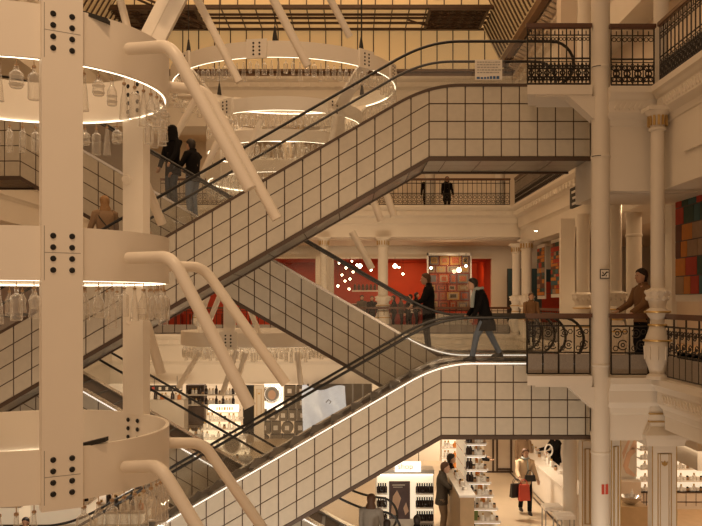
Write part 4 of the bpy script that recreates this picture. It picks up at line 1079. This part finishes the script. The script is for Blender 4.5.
def row(desc, kinds, x0, x1, y, z, n, group, s=1., jit=.0, axis='x'):
    for i in range(n):
        t = (i+.5)/n; k = kinds[i % len(kinds)] if len(kinds) > 1 else kinds[0]
        p = (x0+(x1-x0)*t, y+random.uniform(-jit, jit), z) if axis == 'x' else (y, x0+(x1-x0)*t, z)
        stand(k, p, f'{["dark", "white gold-capped", "orange", "flat white", "small copper"][k]} {"bottle" if k < 3 else "jar"}, {ordw(i+1)} from left, {desc}', group, s)

# perfume wall with poster and illuminated sign
D = 20.9; x0, x1 = X(376, D), X(434, D)
wl = empty('perfume_wall', (x0, D, L0), 'white perfume wall with lit shelves of dark bottles and a dark poster', 'shelf unit')
zt = Z(478, D)
b = MB(); b.box(x0, x1, D+.05, D+.45, L0, zt+.22); b.box(x0, x1, D-.1, D+.05, zt+.12, zt+.22); b.build('cabinet', 'white_gloss', wl)
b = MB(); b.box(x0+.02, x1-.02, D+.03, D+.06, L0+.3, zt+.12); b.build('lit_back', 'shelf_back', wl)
b = MB(); b.box(x0+.03, x1-.03, D-.08, D+.03, zt+.09, zt+.12); b.build('glow_strip', 'led', wl)
px0, px1 = X(389, D), X(410, D)
b = MB(); b.box(px0, px1, D-.03, D+.02, L0+.3, zt-.08, 0)
b.prism([(px0+.04, L0+.4), (px0+.18, L0+.4), (px0+.30, zt-.5), (px0+.2, zt-.3), (px0+.1, zt-.45)], 'y', D-.036, D-.03, 1); b.prism([(px1-.12, L0+.4), (px1-.03, L0+.5), (px1-.10, zt-.6), (px1-.17, zt-.75)], 'y', D-.036, D-.03, 1)
b.box(px0+.08, px0+.40, D-.036, D-.03, zt-.18, zt-.16, 2); b.box(px0+.10, px0+.34, D-.036, D-.03, zt-.23, zt-.215, 2)
b.build('poster', ['photo_dark', 'photo_skin', 'label_white'], wl)
for j, z in enumerate((Z(492, D), Z(506, D), Z(520, D), Z(534, D))):
    for (a, c, sd, n) in ((x0, px0-.03, 'left', 4), (px1+.12, x1, 'right', 7)):
        b = MB(); b.box(a+.02, c-.02, D-.14, D+.04, z-.035, z); b.build('shelf', 'white_gloss', wl)
        row(f'{ordw(j+1)} shelf {sd} of the perfume wall poster', [0], a+.03, c-.03, D-.06, z, n, 'dark bottles on the perfume wall', .95)
b = MB(); sx0, sx1 = X(395, 19.9), X(421, 19.9); sz0, sz1 = Z(472, 19.9), Z(462, 19.9)
b = MB(); b.box(sx0, sx1, 19.9, 20.0, sz0, sz1); sgn = b.build('illuminated_sign', 'lightbox', origin=(sx0, 19.9, sz0)); set3(sgn, 'white illuminated shop sign ending in op over the perfume wall', 'sign')
def text(s, size, loc, m, parent, name='lettering', ext=.004, rz=0):
    cu = bpy.data.curves.new('t', 'FONT'); cu.body = s; cu.size = size; cu.extrude = ext; cu.align_x = 'CENTER'; cu.align_y = 'CENTER'
    o = bpy.data.objects.new('t', cu); COL.objects.link(o); dg = bpy.context.evaluated_depsgraph_get(); me = bpy.data.meshes.new_from_object(o.evaluated_get(dg)); bpy.data.objects.remove(o)
    mb = MB(); R = Matrix.Rotation(rz, 4, 'Z') @ Matrix.Rotation(pi/2, 4, 'X'); mb.add([Vector(loc)+(R @ v.co) for v in me.vertices], [tuple(p.vertices) for p in me.polygons])
    return mb.build(name, m, parent)
text('shop', .19, ((sx0+sx1)/2-.06, 19.89, (sz0+sz1)/2+.01), 'wood_light', sgn)
b = MB()
for x in (sx0+.05, sx1-.05): b.tube([(x, 19.95, sz1), (x, 19.95, -1.6)], .01, 5)
b.build('cable', 'dark', sgn)
# counter where the tweed jacket reaches
b = MB(); cx0, cx1 = X(452, 20), X(465, 20); b.box(cx0, cx1, 18.5, 21.2, L0, Z(478, 20.5), 0); b.box(cx0-.03, cx1+.03, 18.45, 21.25, Z(478, 20.5), Z(478, 20.5)+.05, 1)
o = b.build('shop_counter', ['wood_light', 'counter_white'], origin=(cx0, 19.5, L0)); set3(o, 'counter with white top under the reaching hand of the tweed jacket', 'counter')
row('counter beside the tweed jacket', [3, 1, 4], 18.8, 21.1, (cx0+cx1)/2, Z(478, 20.5)+.05, 7, 'items on the counter beside the tweed jacket', 1.1, axis='y')
# tiered gondola
D = 20.2
gd = empty('tiered_display', (X(475, D), D, L0), 'tall white tiered display of small bottles along the bright aisle', 'shelf unit')
tiers = [(443, 487), (455, 486), (469, 488), (482, 491), (495, 494), (508, 498), (521, 501), (535, 504)]
gx0 = X(466, D)
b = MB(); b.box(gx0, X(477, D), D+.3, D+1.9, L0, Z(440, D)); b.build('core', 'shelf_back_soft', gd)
for j, (py, pr) in enumerate(tiers):
    z = Z(py, D); xr = X(pr, D); b = MB(); b.box(gx0, xr, D-.05, D+1.9, z-.04, z); b.build('shelf', 'counter_white', gd)
    b = MB(); b.box(gx0+.02, xr-.03, D-.02, D, z-.06, z-.04); b.build('glow_strip', 'led_sheen_cool', gd)
    row(f'front of the {ordw(j+1)} tier, white tiered display', [0, 0, 4, 1, 3, 1, 4], gx0+.02, xr-.03, D+.06, z, 7, 'bottles on the white tiered display', 1.05, .04)
    if j < 6: row(f'back of the {ordw(j+1)} tier, white tiered display', [3, 1, 2, 1], gx0+.1, xr-.03, D+.7, z, 4, 'bottles on the white tiered display', 1.1, .1)
b = MB(); b.box(gx0+.12, gx0+.30, D+.05, D+.1, Z(521, D), Z(512, D)+.08); o = b.build('green_box', mat('green_pack', (.12, .16, .03), .6), origin=(gx0+.2, D+.05, Z(521, D))); set3(o, 'olive green box among dark bottles low on the tiered display', 'box')
# farther display behind it
D = 25.
fd = empty('tiered_display', (X(455, D), D, L0), 'farther white shelf unit with orange and purple packs behind the tweed jacket', 'shelf unit')
b = MB(); b.box(X(444, D), X(470, D), D+.3, D+.5, L0, -1.7); b.build('lit_back', 'shelf_back', fd)
for j, py in enumerate((448, 458, 468, 478, 488)):
    z = Z(py, D); b = MB(); b.box(X(442, D), X(472, D), D, D+.4, z-.03, z); b.build('shelf', 'counter_white', fd)
    row(f'{ordw(j+1)} shelf of the farther white unit', [1, 1, 3, 2, 1, 3], X(444, D), X(470, D), D+.12, z, 8, 'bottles on the farther white shelf unit', 1.2, .05)
# beige panelled back wall of the aisle
D = 28
b = MB(); b.box(X(484, D), X(516, D), D, D+.2, L0, -1.6); o = b.build('wall_partition', 'plaster_warm'); struct(o)
b = MB()
for px in (493, 497, 511): b.box(X(px, D)-.03, X(px, D)+.03, D-.04, D, L0+.05, -1.6)
b.box(X(486, D), X(513, D), D-.03, D, L0, L0+.05); b.box(X(497, D), X(511, D), D-.05, D-.01, Z(470, D), Z(468, D)); struct(b.build('trim', 'brown_dark'))
b = MB(); b.box(X(385, 30), X(440, 30), 30, 30.2, L0, -1.6); struct(b.build('wall_partition', 'plaster'))
# long white counter on the right of the aisle
b = MB(); cx = 5.42; b.box(cx, cx+.5, 20.4, 27, L0+.12, L0+.98, 0); b.box(cx-.06, cx+.56, 20.3, 27.1, L0+.98, L0+1.04, 0); b.box(cx+.06, cx+.45, 20.5, 27, L0, L0+.12, 1)
lc = b.build('long_counter', ['counter_white', 'grey_panel'], origin=(cx, 24, L0)); set3(lc, 'long white counter running along the right side of the bright aisle', 'counter')
b = MB(); b.box(cx-.10, cx-.04, 18, 30, L0-.002, L0+.004); struct(b.build('trim', 'brown_dark'))
for i, D in enumerate((20.0, 19.2)):
    x = X(556+i*12, D)-.1; st = empty('bar_stool', (x, D, L0), ('white-seated bar stool at the near end of the long white counter', 'second white-seated bar stool, nearer the round column')[i], 'stool', 'stools by the long counter')
    b = MB(); b.box(x-.22, x+.22, D-.22, D+.22, L0+.78, L0+.86); b.build('seat', 'counter_white', st)
    for a in (-.19, .19):
        for c in (-.19, .19): b = MB(); b.tube([(x+a, D+c, L0), (x+a, D+c, L0+.78)], .015, 6); b.build('leg', 'grey_panel', st)
row('long white counter of the aisle', [1, 3, 4, 1], 22, 26.5, cx+.3, L0+1.04, 9, 'items on the long white counter', 1.3, axis='y')
b = MB(); p = W(548, 470, 24.); zc = L0+1.04
b.tube([(p.x, 24, zc), (p.x, 24, zc+.3), (p.x+.02, 24, zc+.34)], .02, 8); b.lathe([(.08, zc), (.08, zc+.02)], p.x, 24, 12)
b.tube([(p.x+.02+.11*cos(a), 24, zc+.42+.17*sin(a)) for a in [2*pi*j/16 for j in range(16)]], .022, 6, closed=True)
o = b.build('counter_mirror', 'white_gloss', origin=(p.x, 24, zc), smooth=True); set3(o, 'white oval make-up mirror on the long counter', 'mirror')
# basin on a wooden pedestal
D = 21; x = X(631, D)
wb = empty('wash_basin', (x, D, L0), 'round grey vessel basin on a light wooden pedestal', 'basin')
b = MB(); b.box(x-.38, x+.33, D-.3, D+.4, L0, Z(504, D)); b.build('pedestal', 'wood_light', wb)
z = Z(504, D); b = MB(); b.lathe([(.10, z), (.14, z+.02), (.24, z+.12), (.28, z+.2), (.265, z+.2), (.2, z+.1), (0, z+.05)], x-.02, D, 24); b.build('bowl', 'steel', wb, smooth=True)
b = MB(); b.lathe([(.035, z+.16), (.035, z+.3), (.015, z+.31), (.015, z+.36)], x+.06, D+.1, 12); o = b.build('soap_bottle', 'white_gloss', origin=(x+.06, D+.1, z+.16), smooth=True); set3(o, 'small white soap bottle standing in the grey basin', 'bottle')
# lit cosmetics shelving on the right
D = 23.
for i, (pa, pb, lb, nb_) in enumerate(((641, 652, 'narrow lit cosmetics shelving right of the photo poster', 3), (676, 716, 'wide lit cosmetics shelving right of the gilt pilaster', 11))):
    sh = empty('wall_shelving', (X(pa, D), D, L0), lb, 'shelf unit', 'lit cosmetics shelving'); xa, xb_ = X(pa, D), X(pb, D)
    b = MB(); b.box(xa, xb_, D+.35, D+.4, Z(492, D), -1.6); b.build('lit_back', 'shelf_back', sh)
    for j, py in enumerate((449, 458, 468, 480, 491)):
        z = Z(py+1, D); b = MB(); b.box(xa, xb_, D, D+.36, z-.03, z); b.build('shelf', 'counter_white', sh)
        row(f'{ordw(j+1)} shelf, {lb.split(" right")[0]}', [3, 1, 3, 4], xa+.04, xb_-.04, D+.12, z, nb_, 'jars on the lit cosmetics shelving', 1.15, .03)
    z0, z1 = Z(512, D), Z(492, D)
    b = MB(); b.box(xa, xb_, D, D+.4, L0, z1); b.build('cabinet', 'plaster_warm', sh)
    b = MB(); b.box(xa, xb_, D-.01, D+.0, (z0+z1)/2-.012, (z0+z1)/2+.012); b.box(xa, xb_, D-.01, D, z1-.03, z1-.005)
    for q in range(1, 4): xq = xa+(xb_-xa)*q/4; b.box(xq-.006, xq+.006, D-.01, D, L0+.1, z1)
    b.build('drawer_line', 'brown_dark', sh)
b = MB(); b.box(X(620, D+.4), X(720, D+.4), D+.4, D+.6, L0, -1.6); struct(b.build('wall_partition', 'plaster'))
xa, xb_ = X(625, D), X(640.5, D); z0, z1 = Z(479, D), Z(447, D)
b = MB(); b.box(xa, xb_, D+.30, D+.36, z0, z1+.4, 0); po = b.build('photo_poster', 'label_white', origin=(xa, D+.3, z0)); set3(po, 'lit beauty poster of bare arms and shoulder above the basin', 'poster')
b = MB(); w_ = xb_-xa; h_ = z1-z0
for pts in ([(.1, .35), (.35, .75), (.75, .95), (.95, .8), (.6, .62), (.42, .3), (.95, .05), (.8, 0), (.3, .12)], [(.5, .85), (.95, 1.3), (1., .9)], [(.12, .55), (.05, .75), (.5, 1.25), (.62, 1.2), (.3, .8)]):
    b.prism([(xa+p[0]*w_, z0+p[1]*h_) for p in pts], 'y', D+.29, D+.30)
b.build('figure_print', 'photo_skin', po)
b = MB(); b.box(X(620, D), X(641, D), D, D+.4, L0, Z(482, D)); b.box(X(620, D), X(641, D), D-.01, D, Z(500, D)-.01, Z(500, D)+.01, 1)
o = b.build('low_cabinet', ['plaster_warm', 'brown_dark'], origin=(X(620, D), D, L0)); set3(o, 'low beige drawer cabinet under the beauty poster', 'cabinet')
b = MB(); b.box(5.9, 14, 14, 23, L0+.0, L0+.012); struct(b.build('floor', 'wood_floor'))

# far ground-floor shops
D = 35.
def far_box(px0, px1, py0, py1, D_, dep, name, m, label, cat, emitname=None):
    x0, x1 = X(px0, D_), X(px1, D_); z0, z1 = Z(py1, D_), Z(py0, D_)
    b = MB(); b.box(x0, x1, D_, D_+dep, z0, z1)
    t = .04; b.box(x0, x1, D_-.015, D_, z1-t, z1); b.box(x0, x1, D_-.015, D_, z0, z0+t)
    o = b.build(name, m, origin=(x0, D_, z0)); set3(o, label, cat); return o
# pyramid display with sign
pd = empty('perfume_stand', (X(222, 31.5), 31.5, L0), 'white stepped perfume stand crowned by a bright sign on the ground floor', 'shelf unit')
for j, (pa, pb, py) in enumerate(((208, 238, 412), (205, 241, 420), (202, 243, 428), (199, 246, 437), (196, 250, 446))):
    z = Z(py, 31.5); b = MB(); b.box(X(pa, 31.5), X(pb, 31.5), 31.5-.12*j, 32.3, z-.05, z); b.build('shelf', 'counter_white', pd)
    b = MB(); b.box(X(pa+1, 31.5), X(pb-1, 31.5), 31.75-.12*j, 31.8, z-.36, z-.05); b.build('lit_back', 'shelf_back', pd)
    if j: row(f'{ordw(j+1)} step of the white perfume stand', [1, 1, 3, 1, 4], X(pa+1, 31.5), X(pb-1, 31.5), 31.6-.12*j, z, 8, 'bottles on the white perfume stand', 1.5)
b = MB(); b.box(X(208, 31.4), X(238, 31.4), 31.5, 31.7, Z(412, 31.5), Z(405, 31.5)); s2 = b.build('sign_box', 'lightbox', pd)
text('PARFUMS', .17, (X(223, 31.4), 31.48, Z(408.5, 31.5)), 'wood_light', s2) if False else None
b = MB(); x = X(216, 31.4)
for w_ in (.05, .07, .05, .08, .05, .06, .05): b.box(x, x+w_, 31.47, 31.5, Z(410, 31.5), Z(407, 31.5)); x += w_+.035
b.build('lettering', 'wood_light', s2)
# narrow dark icon sign
b = MB(); xa, xb_ = X(149, 33), X(182, 33); z0, z1 = Z(391.5, 33), Z(385.5, 33); b.box(xa, xb_, 33, 33.08, z0, z1)
s3 = b.build('icon_sign', 'dark', origin=(xa, 33, z0)); set3(s3, 'long narrow dark sign with small square icons hanging over the ground floor', 'sign')
for i in range(5): x = xa+.12+i*.27; b = MB(); b.box(x, x+.1, 32.98, 33, z0+.06, z1-.06); b.build('icon', 'bag_red' if i == 0 else 'label_white', s3)
b = MB(); b.tube([(xa+.2, 33.04, z1), (xa+.2, 33.04, -1.6)], .01, 4); b.tube([(xb_-.2, 33.04, z1), (xb_-.2, 33.04, -1.6)], .01, 4); b.build('cable', 'dark', s3)
# dark shelf bays and things in them
random.seed(33)
far_box(186, 204, 385, 440, 36.5, .5, 'shelf_bay', 'brown_dark', 'dark brown shelf bay behind the stepped perfume stand', 'shelf unit')
for j, py in enumerate((394, 404)):
    z = Z(py, 36.3); b = MB(); b.box(X(186, 36.3), X(236, 36.3), 36.1, 36.5, z-.05, z); o = b.build('wall_shelf', 'label_white', origin=(X(186, 36.3), 36.1, z)); set3(o, ('upper', 'lower')[j]+' pale wall shelf over the stepped perfume stand', 'shelf')
    row(f'{("upper", "lower")[j]} pale wall shelf over the perfume stand', [0, 1, 1, 0, 4], X(188, 36.3), X(235, 36.3), 36.25, z, 14, 'bottles on the pale wall shelves', 1.5)
far_box(243, 254, 386, 440, 36, .5, 'dark_screen', 'dark', 'tall dark panel left of the gilt-lined far pilaster', 'panel')
far_box(150, 184, 400, 442, 34.5, .9, 'shop_counter', 'counter_white', 'white far counter under the narrow icon sign', 'counter')
row('white far counter under the icon sign', [0, 1, 2, 1, 3], X(152, 34.5), X(183, 34.5), 34.8, Z(400, 34.5), 9, 'items on the far counter', 1.6)
# round portrait window
D = 35.2
rp = far_box(257+7, 283, 383, 412, D, .12, 'portrait_display', 'lightbox', 'bright panel with a round portrait between pilaster and gift boxes', 'display')
b = MB(); cx_, cz_ = X(265+7, D), Z(394, D); r_ = .36
b.lathe([(0, 0)], 0, 0, 3) if False else None
b.tube([(cx_+r_*cos(a), D-.05, cz_+r_*sin(a)) for a in [2*pi*j/24 for j in range(24)]], .05, 6, closed=True); b.build('round_frame', 'steel', rp, smooth=True)
b = MB(); b.prism([(cx_+.3*cos(2*pi*j/20), cz_+.3*sin(2*pi*j/20)) for j in range(20)], 'y', D-.04, D-.02, 0); b.prism([(cx_+.17*cos(2*pi*j/16), cz_-.03+.2*sin(2*pi*j/16)) for j in range(16)], 'y', D-.05, D-.04, 1)
b.build('portrait', ['grey_panel', 'photo_skin'], rp)
# wall of grey gift boxes
D = 34.8
rows_ = [(386, 396), (397, 409), (410, 421), (422, 434), (435, 448)]
for j, (pa, pb) in enumerate(rows_):
    n = 5 if j else 3; xs0 = 284 if j < 2 else 258; k = 0; px = xs0
    while px < 302:
        wd = random.choice([9, 10, 12, 13]); x0, x1 = X(px, D), X(px+wd-1, D); z0, z1 = Z(pb, D), Z(pa, D); k += 1
        bx = empty('gift_box', ((x0+x1)/2, D, z0), f'grey-brown gift box with pale label, {ordw(k)} from left in the {ordw(j+1)} stacked row', 'box', 'stacked grey gift boxes')
        b = MB()
        if (j, k) in ((2, 2), (3, 3), (4, 1)): b.prism([((x0+x1)/2+(x1-x0)/2*cos(2*pi*q/18), (z0+z1)/2+(z1-z0)/2*sin(2*pi*q/18)) for q in range(18)], 'y', D, D+.4)
        else: b.box(x0, x1, D+random.uniform(0, .12), D+.5, z0, z1)
        b.build('carton', 'grey_box', bx); b = MB(); c = (x0+x1)/2; zc = (z0+z1)/2; b.box(c-.085, c+.085, D-.02, D+.14, zc-.09, zc+.09); b.build('label', 'label_white', bx); px += wd
# shop window mullions
for i, px in enumerate((304, 309, 341, 352, 362)):
    b = MB(); b.box(X(px, 34.9), X(px+(3 if i < 2 else 1.5), 34.9), 34.9, 35.1, L0, -2.1); struct(b.build('trim', 'counter_white' if i < 2 else 'grey_panel'))
b = MB(); b.box(X(303, 36.4), X(372, 36.4), 36.4, 36.5, L0, -2.1); struct(b.build('wall_partition', 'grey_box'))
# pale blue draped display
D = 33.2; b = MB(); n = 22; vs = []; m_ = 16; o0 = X(302, D); w_ = X(345, D)-o0; zlo, zhi = Z(438, D), Z(385, D)
for i in range(n+1):
    for j in range(m_+1):
        u = i/n; v = j/m_; xx = o0+w_*(u+.10*sin(3*v+1)*(1-v)*.5)-(.15*(1-v) if u < .3 else 0)
        vs.append((xx+(1-v)*.1, D+.13*sin(u*9+v*2)+.08*sin(v*7+u*4), zlo+(zhi-zlo)*(v*(.95+.05*cos(u*7)))))
nn = len(vs); vs += [(x, y+.05, z) for x, y, z in vs]; fs = []
for i in range(n):
    for j in range(m_):
        a = i*(m_+1)+j; q = (a, a+m_+1, a+m_+2, a+1); fs.append(q); fs.append(tuple(nn+t for t in reversed(q)))
b.add(vs, fs); o = b.build('draped_cloth', 'blue_silk', origin=(o0, D, zlo), smooth=True, angle=80); set3(o, 'large pale blue draped cloth display on the far ground floor', 'display')
b = MB(); b.tube([(o0+w_*.56, D-.20, Z(402, D)), (o0+w_*.62, D-.2, Z(399, D)), (o0+w_*.68, D-.2, Z(401, D)), (o0+w_*.64, D-.2, Z(403, D))], .02, 5); b.build('emblem', 'patch_grey', o)
for i, (px, py, kk) in enumerate(((347, 410, 0), (350, 406, 1), (353, 409, 0), (357, 408, 2), (360, 410, 0), (364, 407, 1))):
    stand(kk, (X(px, 34.2), 34.2, Z(py+8, 34.2)), f'dark-toned flacon, {ordw(i+1)} from the left beside the pale blue cloth', 'flacons beside the blue cloth', 1.9)
b = MB(); b.box(X(345, 34.2), X(368, 34.2), 34, 34.5, L0, Z(418, 34.2)); o = b.build('display_plinth', 'counter_white', origin=(X(345, 34.2), 34, L0)); set3(o, 'white plinth with flacons beside the pale blue cloth', 'plinth')

# bright shop below the tower, lower left
D = 22.
for i, (pa, pb, py, pt) in enumerate(((-20, 30, 500, 6), (34, 96, 497, 9), (100, 150, 506, 6))):
    x0, x1 = X(pa, D), X(pb, D); z = Z(py, D); t = empty('display_table', ((x0+x1)/2, D, L0), ('white display table at the far lower left under the tower', 'wide white display table under the front post of the tower', 'white display table right of the front post of the tower')[i], 'table', 'display tables under the tower')
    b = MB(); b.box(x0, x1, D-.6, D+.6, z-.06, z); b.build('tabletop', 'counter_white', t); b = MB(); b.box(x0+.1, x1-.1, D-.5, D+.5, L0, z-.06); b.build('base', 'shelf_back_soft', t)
    row(f'front row, {("left", "wide middle", "right")[i]} display table under the tower', [1, 3, 0, 1, 4, 2], x0+.05, x1-.05, D-.4, z, pt, 'bottles on the display tables under the tower', 1.5, .05)
    row(f'back row, {("left", "wide middle", "right")[i]} display table under the tower', [0, 1, 3], x0+.05, x1-.05, D+.2, z, pt, 'bottles on the display tables under the tower', 1.5, .1)
b = MB(); b.box(X(8, 24), X(22, 24), 24, 24.3, Z(510, 24), Z(495, 24)); o = b.build('orange_lampshade', 'orange', origin=(X(8, 24), 24, Z(510, 24))); set3(o, 'small orange box on the bright shop display, lower left', 'box')
b = MB(); b.box(X(76, 25), X(108, 25), 25, 25.4, L0, Z(484, 25)); o = b.build('backlit_panel', 'lightbox', origin=(X(76, 25), 25, L0)); set3(o, 'tall glowing white panel behind the bottles of the lowest ring', 'display')
b = MB(); b.box(X(112, 25.5), X(150, 25.5), 25.5, 25.9, L0, Z(480, 25.5)); o = b.build('dark_display_case', 'brown_dark', origin=(X(112, 25.5), 25.5, L0)); set3(o, 'dark brown display case behind the right bottles of the lowest ring', 'cabinet')
# round standing mirror rings seen through the lower escalator glass
for i, (px, py, rr, D) in enumerate(((198, 474, .0, 23), )): pass
def hoop(px, py, rpx, D, label):
    c = W(px, py, D); r_ = rpx*D/F; t = empty('table_mirror', (c.x, D, L0), label, 'mirror', 'round standing mirrors')
    b = MB(); b.tube([c+Vector((r_*cos(a), 0, r_*1.1*sin(a))) for a in [2*pi*j/24 for j in range(24)]], .03, 6, closed=True); b.build('mirror_frame', 'white_gloss', t, smooth=True)
    b = MB(); b.prism([(c.x+(r_-.01)*cos(2*pi*j/24), c.z+(r_*1.1-.01)*sin(2*pi*j/24)) for j in range(24)], 'y', D-.004, D+.004); b.build('mirror_glass', 'steel', t)
    b = MB(); b.tube([(c.x, D, c.z-r_*1.1), (c.x, D, L0+.03)], .02, 6); b.lathe([(.2, L0), (.2, L0+.03)], c.x, D, 16); b.build('base', 'white_gloss', t)
hoop(201, 473, 10, 22.5, 'round white-rimmed standing mirror seen through the lower escalator glass')
hoop(232, 445, 8, 25.2, 'smaller round standing mirror farther left behind the lower escalator')
for i, (pa, pb, py, D) in enumerate(((150, 178, 432, 27), (183, 200, 428, 29), (205, 250, 452, 26))):
    x0, x1 = X(pa, D), X(pb, D); z = Z(py, D); z = max(z, L0+.8); t = empty('glass_case', ((x0+x1)/2, D, L0), ('low glass-topped case left of the far counter people', 'narrow glass-topped case below the icon sign', 'wide glass-topped case seen over the lower escalator handrail')[i], 'showcase', 'ground floor showcases')
    b = MB(); b.box(x0, x1, D, D+.7, L0, z-.25); b.build('cabinet', 'grey_panel', t); b = MB(); b.box(x0, x1, D, D+.7, z-.25, z); b.build('glass_top', 'pane', t)
    row(f'inside the {("low", "narrow", "wide")[i]} glass-topped case', [4, 1, 3], x0+.05, x1-.05, D+.3, z-.25, 5, 'items in the ground floor showcases', 1.2)
for g in SP:
    for ch in list(g.children): bpy.data.objects.remove(ch)
    bpy.data.objects.remove(g)

# ------------------------------------------------------------------ lamps of the building, plus added fill lights
def area(name, loc, sx, sy, e, col=(1, .66, .36), rot=(0, 0, 0)):
    ld = bpy.data.lights.new(name, 'AREA'); ld.shape = 'RECTANGLE'; ld.size = sx; ld.size_y = sy; ld.energy = e; ld.color = col
    lo = bpy.data.objects.new(name, ld); COL.objects.link(lo); lo.location = loc; lo.rotation_euler = rot; return lo
WARM = (1, .63, .34)
area('skylight_glow', (-1.5, 20, 14.6), 12, 22, 1250, (1, .63, .34))
area('ceiling_lamp_l1_far', (0, 37.3, 3.92), 16, 1.2, 230, WARM)
area('ceiling_lamp_cafe', (-2, 42.4, 3.35), 14, 2, 150, (1, .6, .3))
area('ceiling_lamp_l2_far', (0, 39, 9.4), 18, 2.5, 320, WARM)
area('ceiling_lamp_ground', (-3, 20, -1.75), 9, 8, 0, WARM)
area('ceiling_lamp_ground_far', (-1, 37.5, -1.7), 22, 3, 560, (1, .78, .55))
area('ceiling_lamp_ground_right', (9.5, 19, -1.7), 5, 10, 330, (1, .75, .5))
area('ceiling_lamp_gallery', (9, 20, 3.6), 2.5, 14, 110, WARM)
area('ceiling_lamp_gallery_upper', (9, 22, 9.4), 2, 18, 160, WARM)
area('ceiling_lamp_left', (-13, 22, 3.6), 4, 20, 260, WARM)
area('ceiling_lamp_left_upper', (-13, 22, 9.4), 4, 20, 260, WARM)
def spot(name, loc, target, e, size=60, r=.25, col=WARM):
    ld = bpy.data.lights.new(name, 'SPOT'); ld.energy = e; ld.color = col; ld.spot_size = radians(size); ld.spot_blend = .8; ld.shadow_soft_size = r
    lo = bpy.data.objects.new(name, ld); COL.objects.link(lo); lo.location = loc; lo.rotation_euler = (Vector(target)-Vector(loc)).to_track_quat('-Z', 'Y').to_euler(); return lo
spot('unseen_front_spot', (-1.5, 2.0, 13.4), (-2.8, 9, 1.0), 1050, 50, .3)  # unseen front key for the tower, high so its reflection stays out of view
spot('unseen_front_spot', (-2, 2.0, 13.4), (-2, 16, 0), 1000, 60, .4)  # unseen front light for the escalator faces
spot('unseen_front_spot', (3, 3, 2.6), (-.6, 18.5, .9), 1050, 36, .12, (1, .70, .44))  # unseen spot added to brighten the rear escalator tiles
for (x, y, e) in ((-1.5, 23, 260), (3.8, 23, 420), (-5, 27, 260), (2, 29, 260), (-6, 18, 220), (3., 18.6, 150)):
    spot('ground_floor_pendant', (x, y, -1.3), (x, y, -5), e, 150, .3, (1, .80, .58))

for x in (-5, -2, 1, 4): spot('lower_escalator_fill', (x, 12.4, -4.15), (x, 16, -1.9), 165, 120, .12, (1, .88, .72))  # unseen floor-level uplights added to brighten the lower escalator
for x in (-7, -3.5, 0, 3.5): spot('far_fascia_fill', (x, 27.5, -2.9), (x, 34.5, -1.4), 330, 120, .3, (1, .76, .50))  # unseen spots added to brighten the far level-one fascia
spot('cafe_orange_lamp', (2.8, 42.0, 3.2), (2.9, 44.6, 1.9), 120, 110, .15, (1, .42, .12))
spot('cafe_orange_lamp', (6.0, 42.0, 3.2), (6.6, 44.6, 1.9), 80, 110, .15, (1, .42, .12))
spot('art_wall_fill', (4.4, 35.6, 3.5), (4.4, 36.6, 1.6), 80, 120, .04, (1, .72, .42))  # unseen spot added to brighten the framed pictures
wd = bpy.data.worlds.new('World'); SC.world = wd; wd.use_nodes = True
bg = wd.node_tree.nodes['Background']; bg.inputs[0].default_value = (1, .64, .375, 1); bg.inputs[1].default_value = .54

cd = bpy.data.cameras.new('Camera'); cam = bpy.data.objects.new('Camera', cd); COL.objects.link(cam)
cam.location = (0, 0, EZ); cam.rotation_euler = (pi/2, 0, 0)
cd.sensor_width = 36; cd.sensor_fit = 'HORIZONTAL'; cd.lens = F/702*36; cd.shift_y = (HY-263)/702; cd.clip_end = 200
SC.camera = cam
SC.view_settings.view_transform = 'Standard'; SC.view_settings.look = 'None'; SC.view_settings.gamma = 1; SC.view_settings.use_curve_mapping = False
SC.view_settings.exposure = 0.0
for o in bpy.data.objects:
    for k in ('_o', '_A'):
        if k in o: del o[k]
SC.cycles.max_bounces = 8; SC.cycles.transparent_max_bounces = 24
